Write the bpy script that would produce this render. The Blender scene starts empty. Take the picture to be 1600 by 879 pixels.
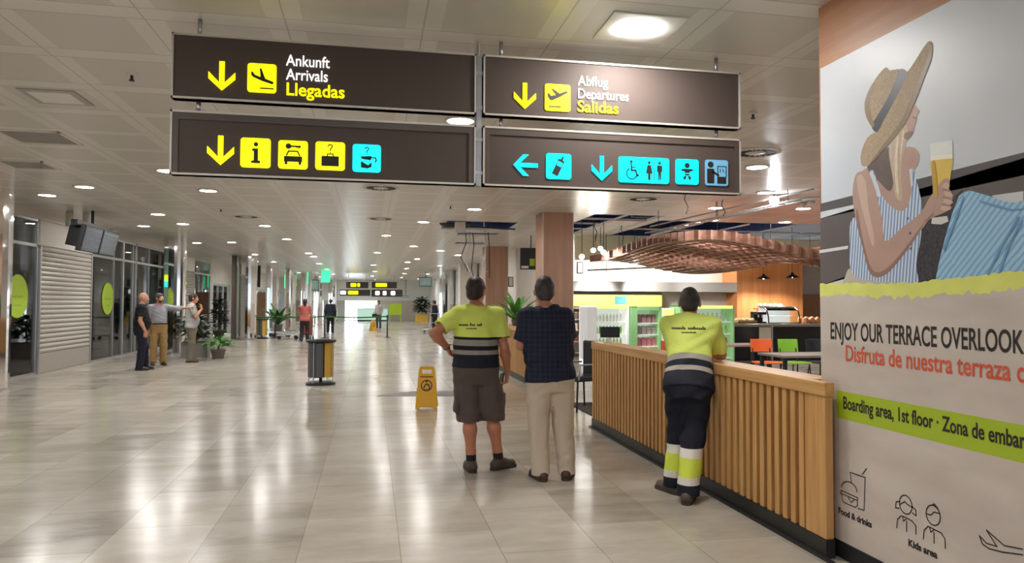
import bpy, bmesh, math, random
import numpy as np
from math import sin, cos, pi, radians as R, tan, atan2, sqrt, floor
from mathutils import Vector, Matrix

random.seed(7)
S = bpy.context.scene
COL = S.collection
V = Vector
# ------------------------------------------------------------------ camera, world, exposure
FPX, EYE = 1120.0, 1.52
YAW, PIT, ROLL = R(11.1), R(1.75), R(0.25)
fw = V((sin(YAW) * cos(PIT), cos(YAW) * cos(PIT), sin(PIT)))
rt0 = V((cos(YAW), -sin(YAW), 0)); up0 = rt0.cross(fw)
rt = rt0 * cos(ROLL) + up0 * sin(ROLL); up = up0 * cos(ROLL) - rt0 * sin(ROLL)
cd = bpy.data.cameras.new('camera'); cam = bpy.data.objects.new('camera', cd); COL.objects.link(cam)
m = Matrix((rt, up, -fw)).transposed().to_4x4(); m.translation = (0, 0, EYE)
cam.matrix_world = m
cd.sensor_width = 36.0; cd.lens = FPX / 1600 * 36.0; cd.clip_start = .05; cd.clip_end = 300
S.camera = cam
S.view_settings.view_transform = 'Standard'; S.view_settings.look = 'None'
S.view_settings.gamma = 1.0; S.view_settings.use_curve_mapping = False
S.view_settings.exposure = 0.95
LAMP = 105.0            # radiance of the ceiling downlights
SKY = 5.5              # daylight outside the glass doors
wd = bpy.data.worlds.new('daylight'); S.world = wd; wd.use_nodes = True
wd.node_tree.nodes['Background'].inputs[0].default_value = (.86, .93, 1, 1)
wd.node_tree.nodes['Background'].inputs[1].default_value = SKY
cy = S.cycles
cy.use_denoising = True; cy.max_bounces = 9; cy.diffuse_bounces = 5; cy.glossy_bounces = 5
cy.transparent_max_bounces = 12; cy.sample_clamp_indirect = 6; cy.caustics_reflective = False; cy.caustics_refractive = False

# ------------------------------------------------------------------ pixel -> point on a real plane
EYEV = V((0, 0, EYE))
def ray(u, v): return fw * FPX + rt * (u - 800) - up * (v - 439.5)
def onX(u, v, x): d = ray(u, v); return EYEV + d * (x / d.x)
def onY(u, v, y): d = ray(u, v); return EYEV + d * (y / d.y)
def onZ(u, v, z): d = ray(u, v); return EYEV + d * ((z - EYE) / d.z)

# ------------------------------------------------------------------ materials
class NT:
    def __init__(s, name):
        s.m = bpy.data.materials.new(name); s.m.use_nodes = True
        s.t = s.m.node_tree; s.b = s.t.nodes['Principled BSDF']
    def n(s, kind, **kw):
        nd = s.t.nodes.new(kind)
        for k, v in kw.items(): setattr(nd, k, v)
        return nd
    def l(s, a, b): s.t.links.new(a, b)
    def math(s, op, a, b=None, c=None):
        nd = s.n('ShaderNodeMath', operation=op)
        for i, x in enumerate((a, b, c)):
            if x is None: continue
            if isinstance(x, (int, float)): nd.inputs[i].default_value = x
            else: s.l(x, nd.inputs[i])
        return nd.outputs[0]
    def ramp(s, fac, stops, interp='LINEAR'):
        nd = s.n('ShaderNodeValToRGB'); nd.color_ramp.interpolation = interp
        e = nd.color_ramp.elements
        while len(e) < len(stops): e.new(.5)
        for el, (p, c) in zip(e, stops): el.position = p; el.color = (*c, 1) if len(c) == 3 else c
        s.l(fac, nd.inputs[0]); return nd.outputs[0]
    def noise(s, scale, detail=3, vec=None, stretch=None, rough=.5):
        nd = s.n('ShaderNodeTexNoise'); nd.inputs['Scale'].default_value = scale
        nd.inputs['Detail'].default_value = detail; nd.inputs['Roughness'].default_value = rough
        if vec is None:
            tc = s.n('ShaderNodeTexCoord'); vec = tc.outputs['Object']
        if stretch:
            mp = s.n('ShaderNodeMapping'); mp.inputs['Scale'].default_value = stretch; s.l(vec, mp.inputs[0]); vec = mp.outputs[0]
        s.l(vec, nd.inputs['Vector']); return nd.outputs[0]
    def bump(s, h, strength=.2, dist=.01):
        nd = s.n('ShaderNodeBump'); nd.inputs['Strength'].default_value = strength; nd.inputs['Distance'].default_value = dist
        s.l(h, nd.inputs['Height']); s.l(nd.outputs[0], s.b.inputs['Normal'])
def srgb(r, g, b):
    f = lambda c: (c / 255 / 12.92) if c / 255 <= .04045 else ((c / 255 + .055) / 1.055) ** 2.4
    return (f(r), f(g), f(b))
def P(name, col, rough=.5, metal=0.0, spec=.5, emit=None, var=.06, scale=12, bump=0.0, stretch=None, trans=0.0):
    k = NT(name); b = k.b
    b.inputs['Roughness'].default_value = rough; b.inputs['Metallic'].default_value = metal
    b.inputs['Specular IOR Level'].default_value = spec
    if trans: b.inputs['Transmission Weight'].default_value = trans
    c0 = tuple(max(0, c * (1 - var)) for c in col); c1 = tuple(min(1, c * (1 + var)) for c in col)
    nz = k.noise(scale, 3, stretch=stretch)
    o = k.ramp(nz, [(.3, c0), (.7, c1)])
    k.l(o, b.inputs['Base Color'])
    if emit: 
        b.inputs['Emission Color'].default_value = (*emit[0], 1); b.inputs['Emission Strength'].default_value = emit[1]
    if bump: k.bump(nz, bump, .01)
    return k.m
def wood(name, c0, c1, axis=2, scale=9, rough=.45):
    k = NT(name); st = [1, 1, 1]; st[axis] = .06
    nz = k.noise(scale * 2.2, 5, stretch=st, rough=.6)
    k.l(k.ramp(nz, [(.32, c0), (.68, c1)]), k.b.inputs['Base Color'])
    k.b.inputs['Roughness'].default_value = rough; k.bump(nz, .08, .003); return k.m
M = {}
# floor: polished marble tiles of uneven tone
k = NT('marble_floor')
tc = k.n('ShaderNodeTexCoord'); mp = k.n('ShaderNodeMapping'); mp.inputs['Rotation'].default_value = (0, 0, R(90)); mp.inputs['Location'].default_value = (.2, .42, 0)
k.l(tc.outputs['Object'], mp.inputs[0])
br = k.n('ShaderNodeTexBrick', offset=.5, offset_frequency=2); k.l(mp.outputs[0], br.inputs['Vector'])
br.inputs['Scale'].default_value = 1; br.inputs['Brick Width'].default_value = .92; br.inputs['Row Height'].default_value = .61
br.inputs['Mortar Size'].default_value = .003; br.inputs['Color1'].default_value = (1, 1, 1, 1); br.inputs['Color2'].default_value = (0, 0, 0, 1); br.inputs['Mortar'].default_value = (.2, .2, .2, 1)
n1 = k.noise(1.5, 7, rough=.66, vec=tc.outputs['Object'], stretch=(1, 2.4, 1)); n2 = k.noise(.35, 2, vec=tc.outputs['Object'])
f = k.math('ADD', k.math('MULTIPLY', br.outputs['Color'], .2), k.math('ADD', k.math('MULTIPLY', n1, .55), k.math('MULTIPLY', n2, .3)))
cc = k.ramp(f, [(.28, srgb(138, 131, 120)), (.46, srgb(173, 165, 153)), (.6, srgb(187, 179, 167)), (.78, srgb(206, 199, 189))])
mx = k.n('ShaderNodeMixRGB', blend_type='MULTIPLY'); k.l(k.math('MULTIPLY', br.outputs['Fac'], .4), mx.inputs[0]); k.l(cc, mx.inputs[1]); mx.inputs[2].default_value = (.35, .33, .3, 1)
k.l(mx.outputs[0], k.b.inputs['Base Color'])
k.l(k.math('ADD', k.math('MULTIPLY', n1, .14), .13), k.b.inputs['Roughness'])
k.b.inputs['Specular IOR Level'].default_value = .5
wv = k.noise(2.6, 2, vec=tc.outputs['Object']); k.bump(wv, .05, .02)
M['floor'] = k.m
# ceiling: satin metal panels on a 0.925 m module with wide smooth ribs
k = NT('ceiling_panels')
tc = k.n('ShaderNodeTexCoord'); sx = k.n('ShaderNodeSeparateXYZ'); k.l(tc.outputs['Object'], sx.inputs[0])
def dist(o, off, w): return k.math('ABSOLUTE', k.math('SUBTRACT', k.math('FRACT', k.math('ADD', k.math('DIVIDE', k.math('ADD', o, off), w), .5)), .5))
dx = dist(sx.outputs[0], 2.44, .925); dy = dist(sx.outputs[1], -5.06, .925)
ribx = k.math('LESS_THAN', dx, .13); riby = k.math('LESS_THAN', dy, .105)
rib = k.math('MAXIMUM', ribx, riby)
seam = k.math('MAXIMUM', k.math('LESS_THAN', dx, .006), k.math('LESS_THAN', k.math('ABSOLUTE', k.math('SUBTRACT', dy, .105)), .006))
nz = k.noise(.8, 2, vec=tc.outputs['Object'])
c = k.ramp(rib, [(0, srgb(208, 202, 195)), (1, srgb(224, 219, 213))], 'LINEAR')
mx = k.n('ShaderNodeMixRGB', blend_type='MULTIPLY'); k.l(k.math('MULTIPLY', seam, .5), mx.inputs[0]); k.l(c, mx.inputs[1]); mx.inputs[2].default_value = (.3, .29, .28, 1)
k.l(mx.outputs[0], k.b.inputs['Base Color'])
k.b.inputs['Roughness'].default_value = .3; k.b.inputs['Specular IOR Level'].default_value = .7
k.bump(k.math('ADD', k.math('MULTIPLY', rib, -.5), k.math('MULTIPLY', nz, .6)), .22, .02)
M['ceiling'] = k.m
M['white'] = P('white_paint', srgb(226, 221, 214), .55, var=.02)
M['wallbeige'] = P('beige_panel', srgb(196, 184, 172), .5, var=.03)
M['wallgrey'] = P('grey_cladding', srgb(176, 170, 166), .5, var=.03)
M['cornice'] = P('pale_metal_trim', srgb(206, 199, 190), .35, .2, var=.02)
M['plenum'] = P('dark_plenum', srgb(72, 88, 128), .8, var=.3, scale=2)
M['duct'] = P('black_duct', srgb(34, 34, 40), .5)
M['chrome'] = P('chrome', (.86, .86, .86), .07, 1, var=.02)
M['steel'] = P('brushed_steel', (.55, .55, .56), .3, .9, var=.05, stretch=(1, 1, 40))
M['galv'] = P('galvanised_steel', (.5, .51, .53), .4, .8)
M['shutter'] = P('shutter_metal', srgb(178, 172, 163), .42, .35, var=.03)
M['black'] = P('black_plastic', srgb(24, 24, 27), .4, var=.15)
M['dark'] = P('dark_metal', srgb(44, 43, 45), .45, .3)
M['plinth'] = P('black_plinth', srgb(40, 37, 36), .45)
M['slat'] = wood('oak_slats', srgb(182, 130, 74), srgb(214, 166, 106), 2)
M['slatrail'] = wood('oak_rail', srgb(184, 134, 78), srgb(214, 168, 110), 1)
M['slatback'] = wood('dark_oak_backing', srgb(58, 36, 18), srgb(80, 52, 28), 2)
M['pillar'] = wood('pink_oak_veneer', srgb(176, 134, 112), srgb(196, 154, 130), 2, 5)
M['pillarwood'] = wood('orange_oak_veneer', srgb(176, 112, 62), srgb(200, 136, 82), 2, 5)
M['walnut'] = wood('raft_wood', srgb(138, 98, 82), srgb(170, 126, 106), 1, 6)
M['muralwood'] = wood('mural_wood', srgb(158, 102, 62), srgb(178, 122, 80), 1, 8)
k = NT('shop_glass'); k.t.nodes.remove(k.b)
o = k.t.nodes['Material Output']; mixs = k.n('ShaderNodeMixShader'); tr = k.n('ShaderNodeBsdfTransparent'); tr.inputs[0].default_value = (.74, .85, .8, 1)
gl = k.n('ShaderNodeBsdfGlossy'); gl.inputs['Roughness'].default_value = .02; fr = k.n('ShaderNodeFresnel'); fr.inputs[0].default_value = 1.75
k.l(fr.outputs[0], mixs.inputs[0]); k.l(tr.outputs[0], mixs.inputs[1]); k.l(gl.outputs[0], mixs.inputs[2]); k.l(mixs.outputs[0], o.inputs[0]); M['glass'] = k.m
k = NT('clear_glass'); k.t.nodes.remove(k.b)
o = k.t.nodes['Material Output']; mixs = k.n('ShaderNodeMixShader'); tr = k.n('ShaderNodeBsdfTransparent'); tr.inputs[0].default_value = (.93, .96, .96, 1)
gl = k.n('ShaderNodeBsdfGlossy'); gl.inputs['Roughness'].default_value = .02; fr = k.n('ShaderNodeFresnel'); fr.inputs[0].default_value = 1.12
k.l(fr.outputs[0], mixs.inputs[0]); k.l(tr.outputs[0], mixs.inputs[1]); k.l(gl.outputs[0], mixs.inputs[2]); k.l(mixs.outputs[0], o.inputs[0]); M['clear'] = k.m
k = NT('tinted_glass'); k.t.nodes.remove(k.b)
o = k.t.nodes['Material Output']; mixs = k.n('ShaderNodeMixShader'); tr = k.n('ShaderNodeBsdfTransparent'); tr.inputs[0].default_value = (.4, .41, .41, 1)
gl = k.n('ShaderNodeBsdfGlossy'); gl.inputs['Roughness'].default_value = .02; fr = k.n('ShaderNodeFresnel'); fr.inputs[0].default_value = 1.5
k.l(fr.outputs[0], mixs.inputs[0]); k.l(tr.outputs[0], mixs.inputs[1]); k.l(gl.outputs[0], mixs.inputs[2]); k.l(mixs.outputs[0], o.inputs[0]); M['tinted'] = k.m
M['shopdark'] = P('dim_shop_wall', srgb(150, 168, 160), .7, var=.12, scale=1)
M['lime'] = P('lime_vinyl', srgb(166, 196, 40), .5, var=.03)
M['signface'] = P('sign_face_brown', srgb(86, 75, 70), .55, spec=.18, var=.04, scale=2)
M['signyel'] = P('lit_yellow', (.9, .8, 0), .4, emit=((1, .88, 0), .95), var=0)
M['signcyan'] = P('lit_cyan', (0, .7, .8), .4, emit=((0.0, .80, .95), .95), var=0)
M['signdim'] = P('dim_cyan', srgb(92, 140, 170), .4, emit=((.1, .28, .42), .5), var=0)
M['signwhite'] = P('lit_white', (.9, .9, .9), .4, emit=((1, .98, .96), .95), var=0)
M['lamp'] = P('lamp_diffuser', (.9, .9, .9), .5, emit=((1, .975, .94), LAMP), var=0)
M['plenum'] = P('dark_blue_plenum', srgb(110, 138, 196), .8, var=.3, scale=2)
M['lampoff'] = P('unlit_diffuser', srgb(232, 228, 220), .5, var=.01)
M['spot'] = P('spot_bulb', (.9, .9, .9), .5, emit=((.92, .96, 1), 160), var=0)
M['spotsmall'] = P('small_spot_bulb', (.9, .9, .9), .5, emit=((1, .97, .92), 60), var=0)
M['yellow'] = P('yellow_plastic', srgb(226, 170, 26), .38, var=.03)
M['yellowbin'] = P('yellow_bin_metal', srgb(214, 172, 70), .4, var=.03)
M['bingrey'] = P('bin_grey_metal', srgb(92, 92, 96), .38, .3)
M['ink'] = P('dark_print', srgb(40, 34, 32), .6, var=.05)
M['brownink'] = P('brown_print', srgb(150, 92, 20), .6)
M['leaf'] = P('leaf_green', srgb(58, 104, 46), .45, var=.3, scale=6)
M['leafdark'] = P('dark_leaf', srgb(34, 58, 42), .5, var=.3, scale=6)
M['leaflight'] = P('fresh_leaf', srgb(96, 150, 66), .42, var=.25, scale=8)
M['stem'] = P('brown_stem', srgb(84, 66, 46), .7)
M['pot'] = P('grey_pot', srgb(120, 116, 112), .6)
M['soil'] = P('soil', srgb(60, 46, 36), .9, var=.3, scale=40)
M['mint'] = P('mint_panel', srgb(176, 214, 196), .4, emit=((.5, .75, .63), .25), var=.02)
M['skin'] = P('skin', srgb(196, 142, 114), .5, var=.06, scale=14)
M['skinred'] = P('tanned_skin', srgb(190, 126, 98), .5, var=.06, scale=14)
M['hairdark'] = P('dark_brown_hair', srgb(46, 34, 32), .55, var=.35, scale=60, bump=.5, stretch=(1, 1, .2))
M['hairgrey'] = P('greying_dark_hair', srgb(62, 53, 52), .55, var=.35, scale=60, bump=.5, stretch=(1, 1, .2))
M['hairshort'] = P('cropped_hair', srgb(58, 50, 50), .6, var=.3, scale=80, bump=.5)
M['eye'] = P('eye', srgb(220, 214, 206), .2, var=.02)
M['sock'] = P('black_sock', srgb(28, 27, 30), .85)
M['shoebrown'] = P('brown_shoe_leather', srgb(74, 46, 36), .4)
M['shoegrey'] = P('grey_brown_shoe', srgb(78, 68, 60), .6)
M['shoeblack'] = P('black_shoe', srgb(32, 29, 29), .5)
M['sole'] = P('rubber_sole', srgb(66, 56, 48), .7)
M['red'] = P('red_print', srgb(212, 88, 58), .6)
M['orange'] = P('orange_seat', srgb(236, 108, 52), .4, var=.03)
M['green'] = P('green_seat', srgb(140, 196, 62), .4, var=.03)
M['seatblack'] = P('black_seat', srgb(40, 42, 48), .4)
M['stone'] = P('counter_stone', srgb(150, 142, 130), .35, var=.12, scale=40)
M['counterblack'] = P('black_counter_front', srgb(24, 25, 27), .35, var=.1)
M['paper'] = P('paper', srgb(232, 228, 218), .7, var=.02)
M['screen'] = P('screen', srgb(40, 44, 52), .2, emit=((.2, .22, .26), .15), var=.1)
M['fridgewhite'] = P('fridge_white', srgb(236, 238, 236), .35, emit=((1, 1, 1), .12), var=.01)  # faint glow put into the white surface, which is no lamp
M['fridgegreen'] = P('fridge_green', srgb(122, 170, 112), .4, emit=((.3, .55, .25), .15), var=.03)  # green cabinet colour with a little glow added
M['fridgelime'] = P('lit_lime_header', srgb(214, 226, 90), .4, emit=((.8, .9, .25), .5), var=.02)
M['fridgein'] = P('fridge_interior', srgb(206, 214, 206), .4, emit=((.9, 1, .92), .1), var=.02)  # interior brightened by a weak glow of its own
M['headyellow'] = P('lit_yellow_header', srgb(240, 214, 80), .4, emit=((1, .85, .25), .4), var=.12, scale=3)

# ------------------------------------------------------------------ mesh helpers
def link(name, me, mat=None, parent=None):
    o = bpy.data.objects.new(name, me); COL.objects.link(o)
    if mat is not None:
        for mm in (mat if isinstance(mat, (list, tuple)) else [mat]): me.materials.append(mm)
    if parent is not None: o.parent = parent
    return o
def obj(name, bm, mat, parent=None, smooth=False, bevel=0):
    bmesh.ops.recalc_face_normals(bm, faces=bm.faces)
    me = bpy.data.meshes.new(name); bm.to_mesh(me); bm.free()
    if smooth: me.polygons.foreach_set('use_smooth', [True] * len(me.polygons))
    o = link(name, me, mat, parent)
    if bevel:
        md = o.modifiers.new('bevel', 'BEVEL'); md.width = bevel; md.segments = 2; md.limit_method = 'ANGLE'
    return o
def BM(): return bmesh.new()
def box(bm, x0, x1, y0, y1, z0, z1, Mx=None):
    vs = [V((x, y, z)) for x in (x0, x1) for y in (y0, y1) for z in (z0, z1)]
    if Mx is not None: vs = [Mx @ v for v in vs]
    b = [bm.verts.new(v) for v in vs]
    for f in ((0, 1, 3, 2), (4, 6, 7, 5), (0, 4, 5, 1), (2, 3, 7, 6), (0, 2, 6, 4), (1, 5, 7, 3)): bm.faces.new([b[i] for i in f])
    return bm
def lathe(bm, prof, c=(0, 0, 0), seg=24, Mx=None, caps=True):
    rings = []
    for r, z in prof:
        ring = []
        for i in range(seg):
            a = 2 * pi * i / seg; v = V((c[0] + r * cos(a), c[1] + r * sin(a), c[2] + z))
            ring.append(bm.verts.new(Mx @ v if Mx is not None else v))
        rings.append(ring)
    for a, b in zip(rings, rings[1:]):
        for i in range(seg): bm.faces.new((a[i], a[(i + 1) % seg], b[(i + 1) % seg], b[i]))
    if caps:
        bm.faces.new(rings[0][::-1]); bm.faces.new(rings[-1])
    return bm
def tube(bm, pts, r, seg=8, closed=False):
    pts = [V(p) for p in pts]; n = len(pts); rings = []
    rr = r if isinstance(r, (list, tuple)) else [r] * n
    ref = None
    for i, p in enumerate(pts):
        if closed: d = pts[(i + 1) % n] - pts[i - 1]
        else: d = pts[min(i + 1, n - 1)] - pts[max(i - 1, 0)]
        d.normalize()
        if ref is None: ref = d.orthogonal().normalized()
        ref = (ref - d * ref.dot(d)); ref = ref.normalized() if ref.length > 1e-6 else d.orthogonal().normalized()
        s = d.cross(ref)
        rings.append([bm.verts.new(p + (ref * cos(2 * pi * j / seg) + s * sin(2 * pi * j / seg)) * rr[i]) for j in range(seg)])
    for i in range(n if closed else n - 1):
        a, b = rings[i], rings[(i + 1) % n]
        for j in range(seg): bm.faces.new((a[j], a[(j + 1) % seg], b[(j + 1) % seg], b[j]))
    if not closed: bm.faces.new(rings[0][::-1]); bm.faces.new(rings[-1])
    return bm
def prism(bm, pts, fr, w0, w1):
    """polygon pts (a,b) in frame fr(a,b,w), filled and thick from w0 to w1"""
    pts = [p for i, p in enumerate(pts) if (V(p) - V(pts[i - 1])).length > 1e-6]
    A = [bm.verts.new(fr(a, b, w0)) for a, b in pts]; B = [bm.verts.new(fr(a, b, w1)) for a, b in pts]
    n = len(pts)
    bm.faces.new(A[::-1]); bm.faces.new(B)
    for i in range(n): bm.faces.new((A[i], A[(i + 1) % n], B[(i + 1) % n], B[i]))
    return bm
def stroke(bm, pts, w, fr, w0, w1, closed=False):
    """flat line of width w along pts"""
    n = len(pts)
    for i in range(n if closed else n - 1):
        a = V(pts[i]); b = V(pts[(i + 1) % n]); d = b - a
        if d.length < 1e-6: continue
        d.normalize(); s = V((-d.y, d.x)) * w / 2; e = d * w * .35
        prism(bm, [a - s - e, b - s + e, b + s + e, a + s - e], fr, w0, w1)
def disc(bm, c, r, fr, w0, w1, seg=28, ry=None):
    prism(bm, [(c[0] + r * cos(2 * pi * i / seg), c[1] + (ry or r) * sin(2 * pi * i / seg)) for i in range(seg)], fr, w0, w1)
def ringpts(c, r, a0=0, a1=360, seg=24, ry=None):
    return [(c[0] + r * cos(R(a0 + (a1 - a0) * i / seg)), c[1] + (ry or r) * sin(R(a0 + (a1 - a0) * i / seg))) for i in range(seg + 1)]
def rrect(x0, x1, y0, y1, r, seg=5):
    out = []
    for cx, cy, a in ((x1 - r, y1 - r, 0), (x0 + r, y1 - r, 90), (x0 + r, y0 + r, 180), (x1 - r, y0 + r, 270)):
        out += [(cx + r * cos(R(a + 90 * i / seg)), cy + r * sin(R(a + 90 * i / seg))) for i in range(seg + 1)]
    return out
def smooth_poly(pts, n=5):
    out = []; N = len(pts)
    for i in range(N):
        p0, p1, p2, p3 = (V(pts[(i + j - 1) % N]) for j in range(4))
        for t in range(n):
            t /= n
            out.append(tuple(.5 * ((2 * p1) + (p2 - p0) * t + (2 * p0 - 5 * p1 + 4 * p2 - p3) * t * t + (3 * p1 - p0 - 3 * p2 + p3) * t ** 3)))
    return out
def thing(name, label, cat, loc=(0, 0, 0), rz=0, group=None):
    o = bpy.data.objects.new(name, None); COL.objects.link(o); o.empty_display_size = .1
    o.location = loc; o.rotation_euler = (0, 0, rz)
    return tag(o, label, cat, group)
def tag(o, label, cat, group=None):
    o['label'] = label; o['category'] = cat
    if group: o['group'] = group
    return o
def struct(name, bm, mat, parent=None, **kw):
    o = obj(name, bm, mat, parent, **kw)
    if parent is None: o['kind'] = 'structure'
    return o
def dup(root, loc, rz=None, label=None, group=None):
    r = root.copy(); COL.objects.link(r); r.location = loc
    if rz is not None: r.rotation_euler = (0, 0, rz)
    if label: r['label'] = label
    if group: r['group'] = group
    for ch in list(root.children):
        c = ch.copy(); COL.objects.link(c); c.parent = r
        for g in ch.children:
            d = g.copy(); COL.objects.link(d); d.parent = c
    return r
def text(name, s, mat, origin, right, upv, size, parent=None, xs=1.0, bold=0.0, thick=.0015, align='LEFT'):
    c = bpy.data.curves.new(name, 'FONT'); c.body = s; c.size = size; c.offset = bold; c.extrude = thick; c.align_x = align
    c.resolution_u = 4
    o = bpy.data.objects.new(name, c); COL.objects.link(o); c.materials.append(mat)
    r = V(right).normalized(); u = V(upv).normalized(); n = r.cross(u)
    mm = Matrix((r * xs, u, n)).transposed().to_4x4(); mm.translation = origin
    o.matrix_basis = mm
    me = bpy.data.meshes.new_from_object(o); mw = o.matrix_basis.copy(); bpy.data.objects.remove(o)
    o = link(name, me, None, parent); o.matrix_basis = mw
    return o
_tmp = bpy.data.curves.new('measure', 'FONT')
def text_width(s, size):
    _tmp.body = s; _tmp.size = size
    o = bpy.data.objects.new('measure', _tmp); COL.objects.link(o); bpy.context.view_layer.update()
    w, h = o.dimensions.x, o.dimensions.y; bpy.data.objects.remove(o); return w, h
CAP = text_width('H', 1.0)[1]
def fit_text(name, s, mat, p0, p1, cap, parent=None, bold=0.0, thick=.0015):
    """text whose baseline runs from p0 to p1 in the real plane, with the given cap height"""
    size = cap / CAP; w = text_width(s, size)[0]; d = V(p1) - V(p0)
    return text(name, s, mat, p0, d, (0, 0, 1), size, parent, d.length / w, bold, thick)

# ------------------------------------------------------------------ the hall: floor, ceiling, walls
CZ = 3.42
XL, XR, Y0, Y1 = -6.85, 2.8, -9.0, 62.0
bm = BM(); box(bm, -10.5, 15.5, Y0, 64, -.12, 0); struct('floor', bm, M['floor'])
holes = [(1.72, 3.45, 16.5, 18.3), (2.3, 3.45, 19.2, 19.9), (2.6, 3.55, 22.2, 22.9), (4.62, 6.2, 14.5, 18.9), (6.45, 13.2, 15.3, 19.28)]
xs = sorted({-10.5, 15.5} | {h[0] for h in holes} | {h[1] for h in holes}); ys = sorted({Y0, 64} | {h[2] for h in holes} | {h[3] for h in holes})
bm = BM()
for i in range(len(xs) - 1):
    for j in range(len(ys) - 1):
        cxm, cym = (xs[i] + xs[i + 1]) / 2, (ys[j] + ys[j + 1]) / 2
        if any(h[0] < cxm < h[1] and h[2] < cym < h[3] for h in holes): continue
        box(bm, xs[i], xs[i + 1], ys[j], ys[j + 1], CZ, CZ + .04)
struct('ceiling', bm, M['ceiling'])
bm = BM(); box(bm, -10.5, 15.5, Y0, 64, 4.5, 4.6); struct('ceiling', bm, M['plenum'])
bm = BM(); box(bm, -10.6, 15.6, Y0 - .2, Y0, -.12, .3); box(bm, -10.6, 15.6, Y0 - .2, Y0, 3.3, 4.6); struct('wall_rear', bm, M['white'])
bm = BM()
for i in range(18): box(bm, -10.6 + i * 1.53, -10.54 + i * 1.53, Y0 - .15, Y0 - .05, .3, 3.3)
box(bm, -10.6, 15.6, Y0 - .15, Y0 - .05, 2.3, 2.36); w_ = struct('window_20', bm, M['steel'])  # unseen glazing behind the camera, added to let in soft frontal fill
bm = BM(); box(bm, -10.6, 15.6, Y0 - .11, Y0 - .1, .3, 3.3); struct('pane', bm, M['tinted'], w_)  # tint only tempers the added fill daylight
bm = BM(); box(bm, 15.5, 15.7, Y0, 64, -.12, 4.6); struct('wall_right', bm, M['white'])
# end wall of the hall, with a lower beige dado
bm = BM(); box(bm, -6.85, 5.5, Y1, Y1 + .2, 1.7, CZ); struct('wall_far', bm, M['white'])
bm = BM(); box(bm, .6, 5.5, Y1 - .03, Y1 + .2, 0, 1.7)
for i in range(5): box(bm, .6, 5.5, Y1 - .05, Y1 - .03, .1 + i * .33, .4 + i * .33)
struct('wall_far', bm, M['wallbeige'])
# right side of the far hall
bm = BM(); box(bm, 5.0, 5.2, 24.3, Y1, 1.45, CZ); struct('wall_side', bm, M['white'])
bm = BM(); box(bm, 4.97, 5.2, 24.3, Y1, 0, 1.45); struct('wall_side', bm, M['wallbeige'])
bm = BM(); box(bm, 4.9, 15.5, 24.1, 24.3, 0, CZ); struct('wall_back', bm, M['white'])

# ------------------------------------------------------------------ left side: shop fronts
def yl(u, x=XL): return onX(u, 473, x).y
bm = BM(); box(bm, XL - .25, XL + .03, Y0, 33.0, 3.27, CZ); box(bm, XL - .2, XL + .07, Y0, 33.0, 3.23, 3.27); struct('trim_1', bm, M['cornice'])
bm = BM(); box(bm, -10.4, -10.3, Y0, 33, 0, 3.4); struct('wall_left', bm, M['shopdark'])
bm = BM()
for y in (-2, 6, 14.2, 22.9, 28.0, 32.9): box(bm, -10.3, XL - .12, y - .06, y + .06, 0, 3.4)
struct('wall_left', bm, M['shopdark'])
bm = BM(); box(bm, XL - .06, XL + .02, Y0, 33, 0, .05); struct('baseboard_left', bm, M['steel'])
nwin = [0]
def shop_window(ya, yb, transom=2.68, z1=3.23, mull=()):
    nwin[0] += 1
    bm = BM(); w = .05
    for y in (ya, yb - w): box(bm, XL - .05, XL + .02, y, y + w, 0.05, z1)
    for y in mull: box(bm, XL - .05, XL + .02, y - .02, y + .02, .05, z1)
    box(bm, XL - .05, XL + .02, ya, yb, transom - .03, transom + .03); box(bm, XL - .05, XL + .02, ya, yb, z1 - .05, z1)
    f = struct('window_%d' % nwin[0], bm, M['steel'])
    bm = BM(); box(bm, XL - .02, XL - .008, ya + w, yb - w, .05, z1 - .05); struct('pane', bm, M['glass'], f)
    return f
shop_window(-8.9, 4.0, mull=(-6, -3, 0, 2)); shop_window(4.0, 14.2, mull=(6.5, 9, 11.5))
shop_window(14.2, yl(56), mull=(15.2,))
ysa, ysb = yl(57), yl(140)
def shutter(ya, yb, label, ztop=2.68):
    t = thing('roller_shutter', label, 'roller shutter', (XL, ya, 0))
    bm = BM(); n = 22; h = (ztop - .42) / n
    for i in range(n):
        z = .42 + i * h
        prism(bm, [(0, z), (.03, z + h * .2), (.035, z + h * .55), (.012, z + h * .96), (-.02, z + h * .96), (-.02, z)], lambda a, b, w: V((a + .01, w, b)), .05, yb - ya - .05)
    obj('slat_curtain', bm, M['shutter'], t)
    bm = BM(); box(bm, -.01, .035, .05, yb - ya - .05, .02, .42); obj('bottom_bar', bm, M['shutter'], t, bevel=.006)
    for y in (0, yb - ya - .06):
        bm = BM(); box(bm, -.03, .06, y, y + .06, 0, ztop); obj('guide_rail', bm, M['steel'], t)
    return t
shutter(ysa, ysb, 'closed grey metal roller shutter between the two glass panes with green discs')
bm = BM(); box(bm, XL - .1, XL + .05, ysa, ysb, 2.7, 3.23); o = obj('fascia_box', bm, M['white'], bevel=.01); tag(o, 'blank white fascia box above the nearest closed roller shutter', 'fascia')
shop_window(yl(141), yl(191), mull=(yl(176),)); shop_window(yl(191), 22.9, mull=(yl(206),)); shop_window(22.95, 27.9, mull=(24.2, 26))
shutter(yl(284), yl(301), 'closed roller shutter beyond the second chrome column')
bm = BM(); box(bm, XL - .1, XL + .05, yl(284), yl(301), 2.7, 3.23); o = obj('fascia_box', bm, M['white'], bevel=.01); tag(o, 'blank white fascia box above the farther roller shutter', 'fascia')
shop_window(yl(302), 32.9)
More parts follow.
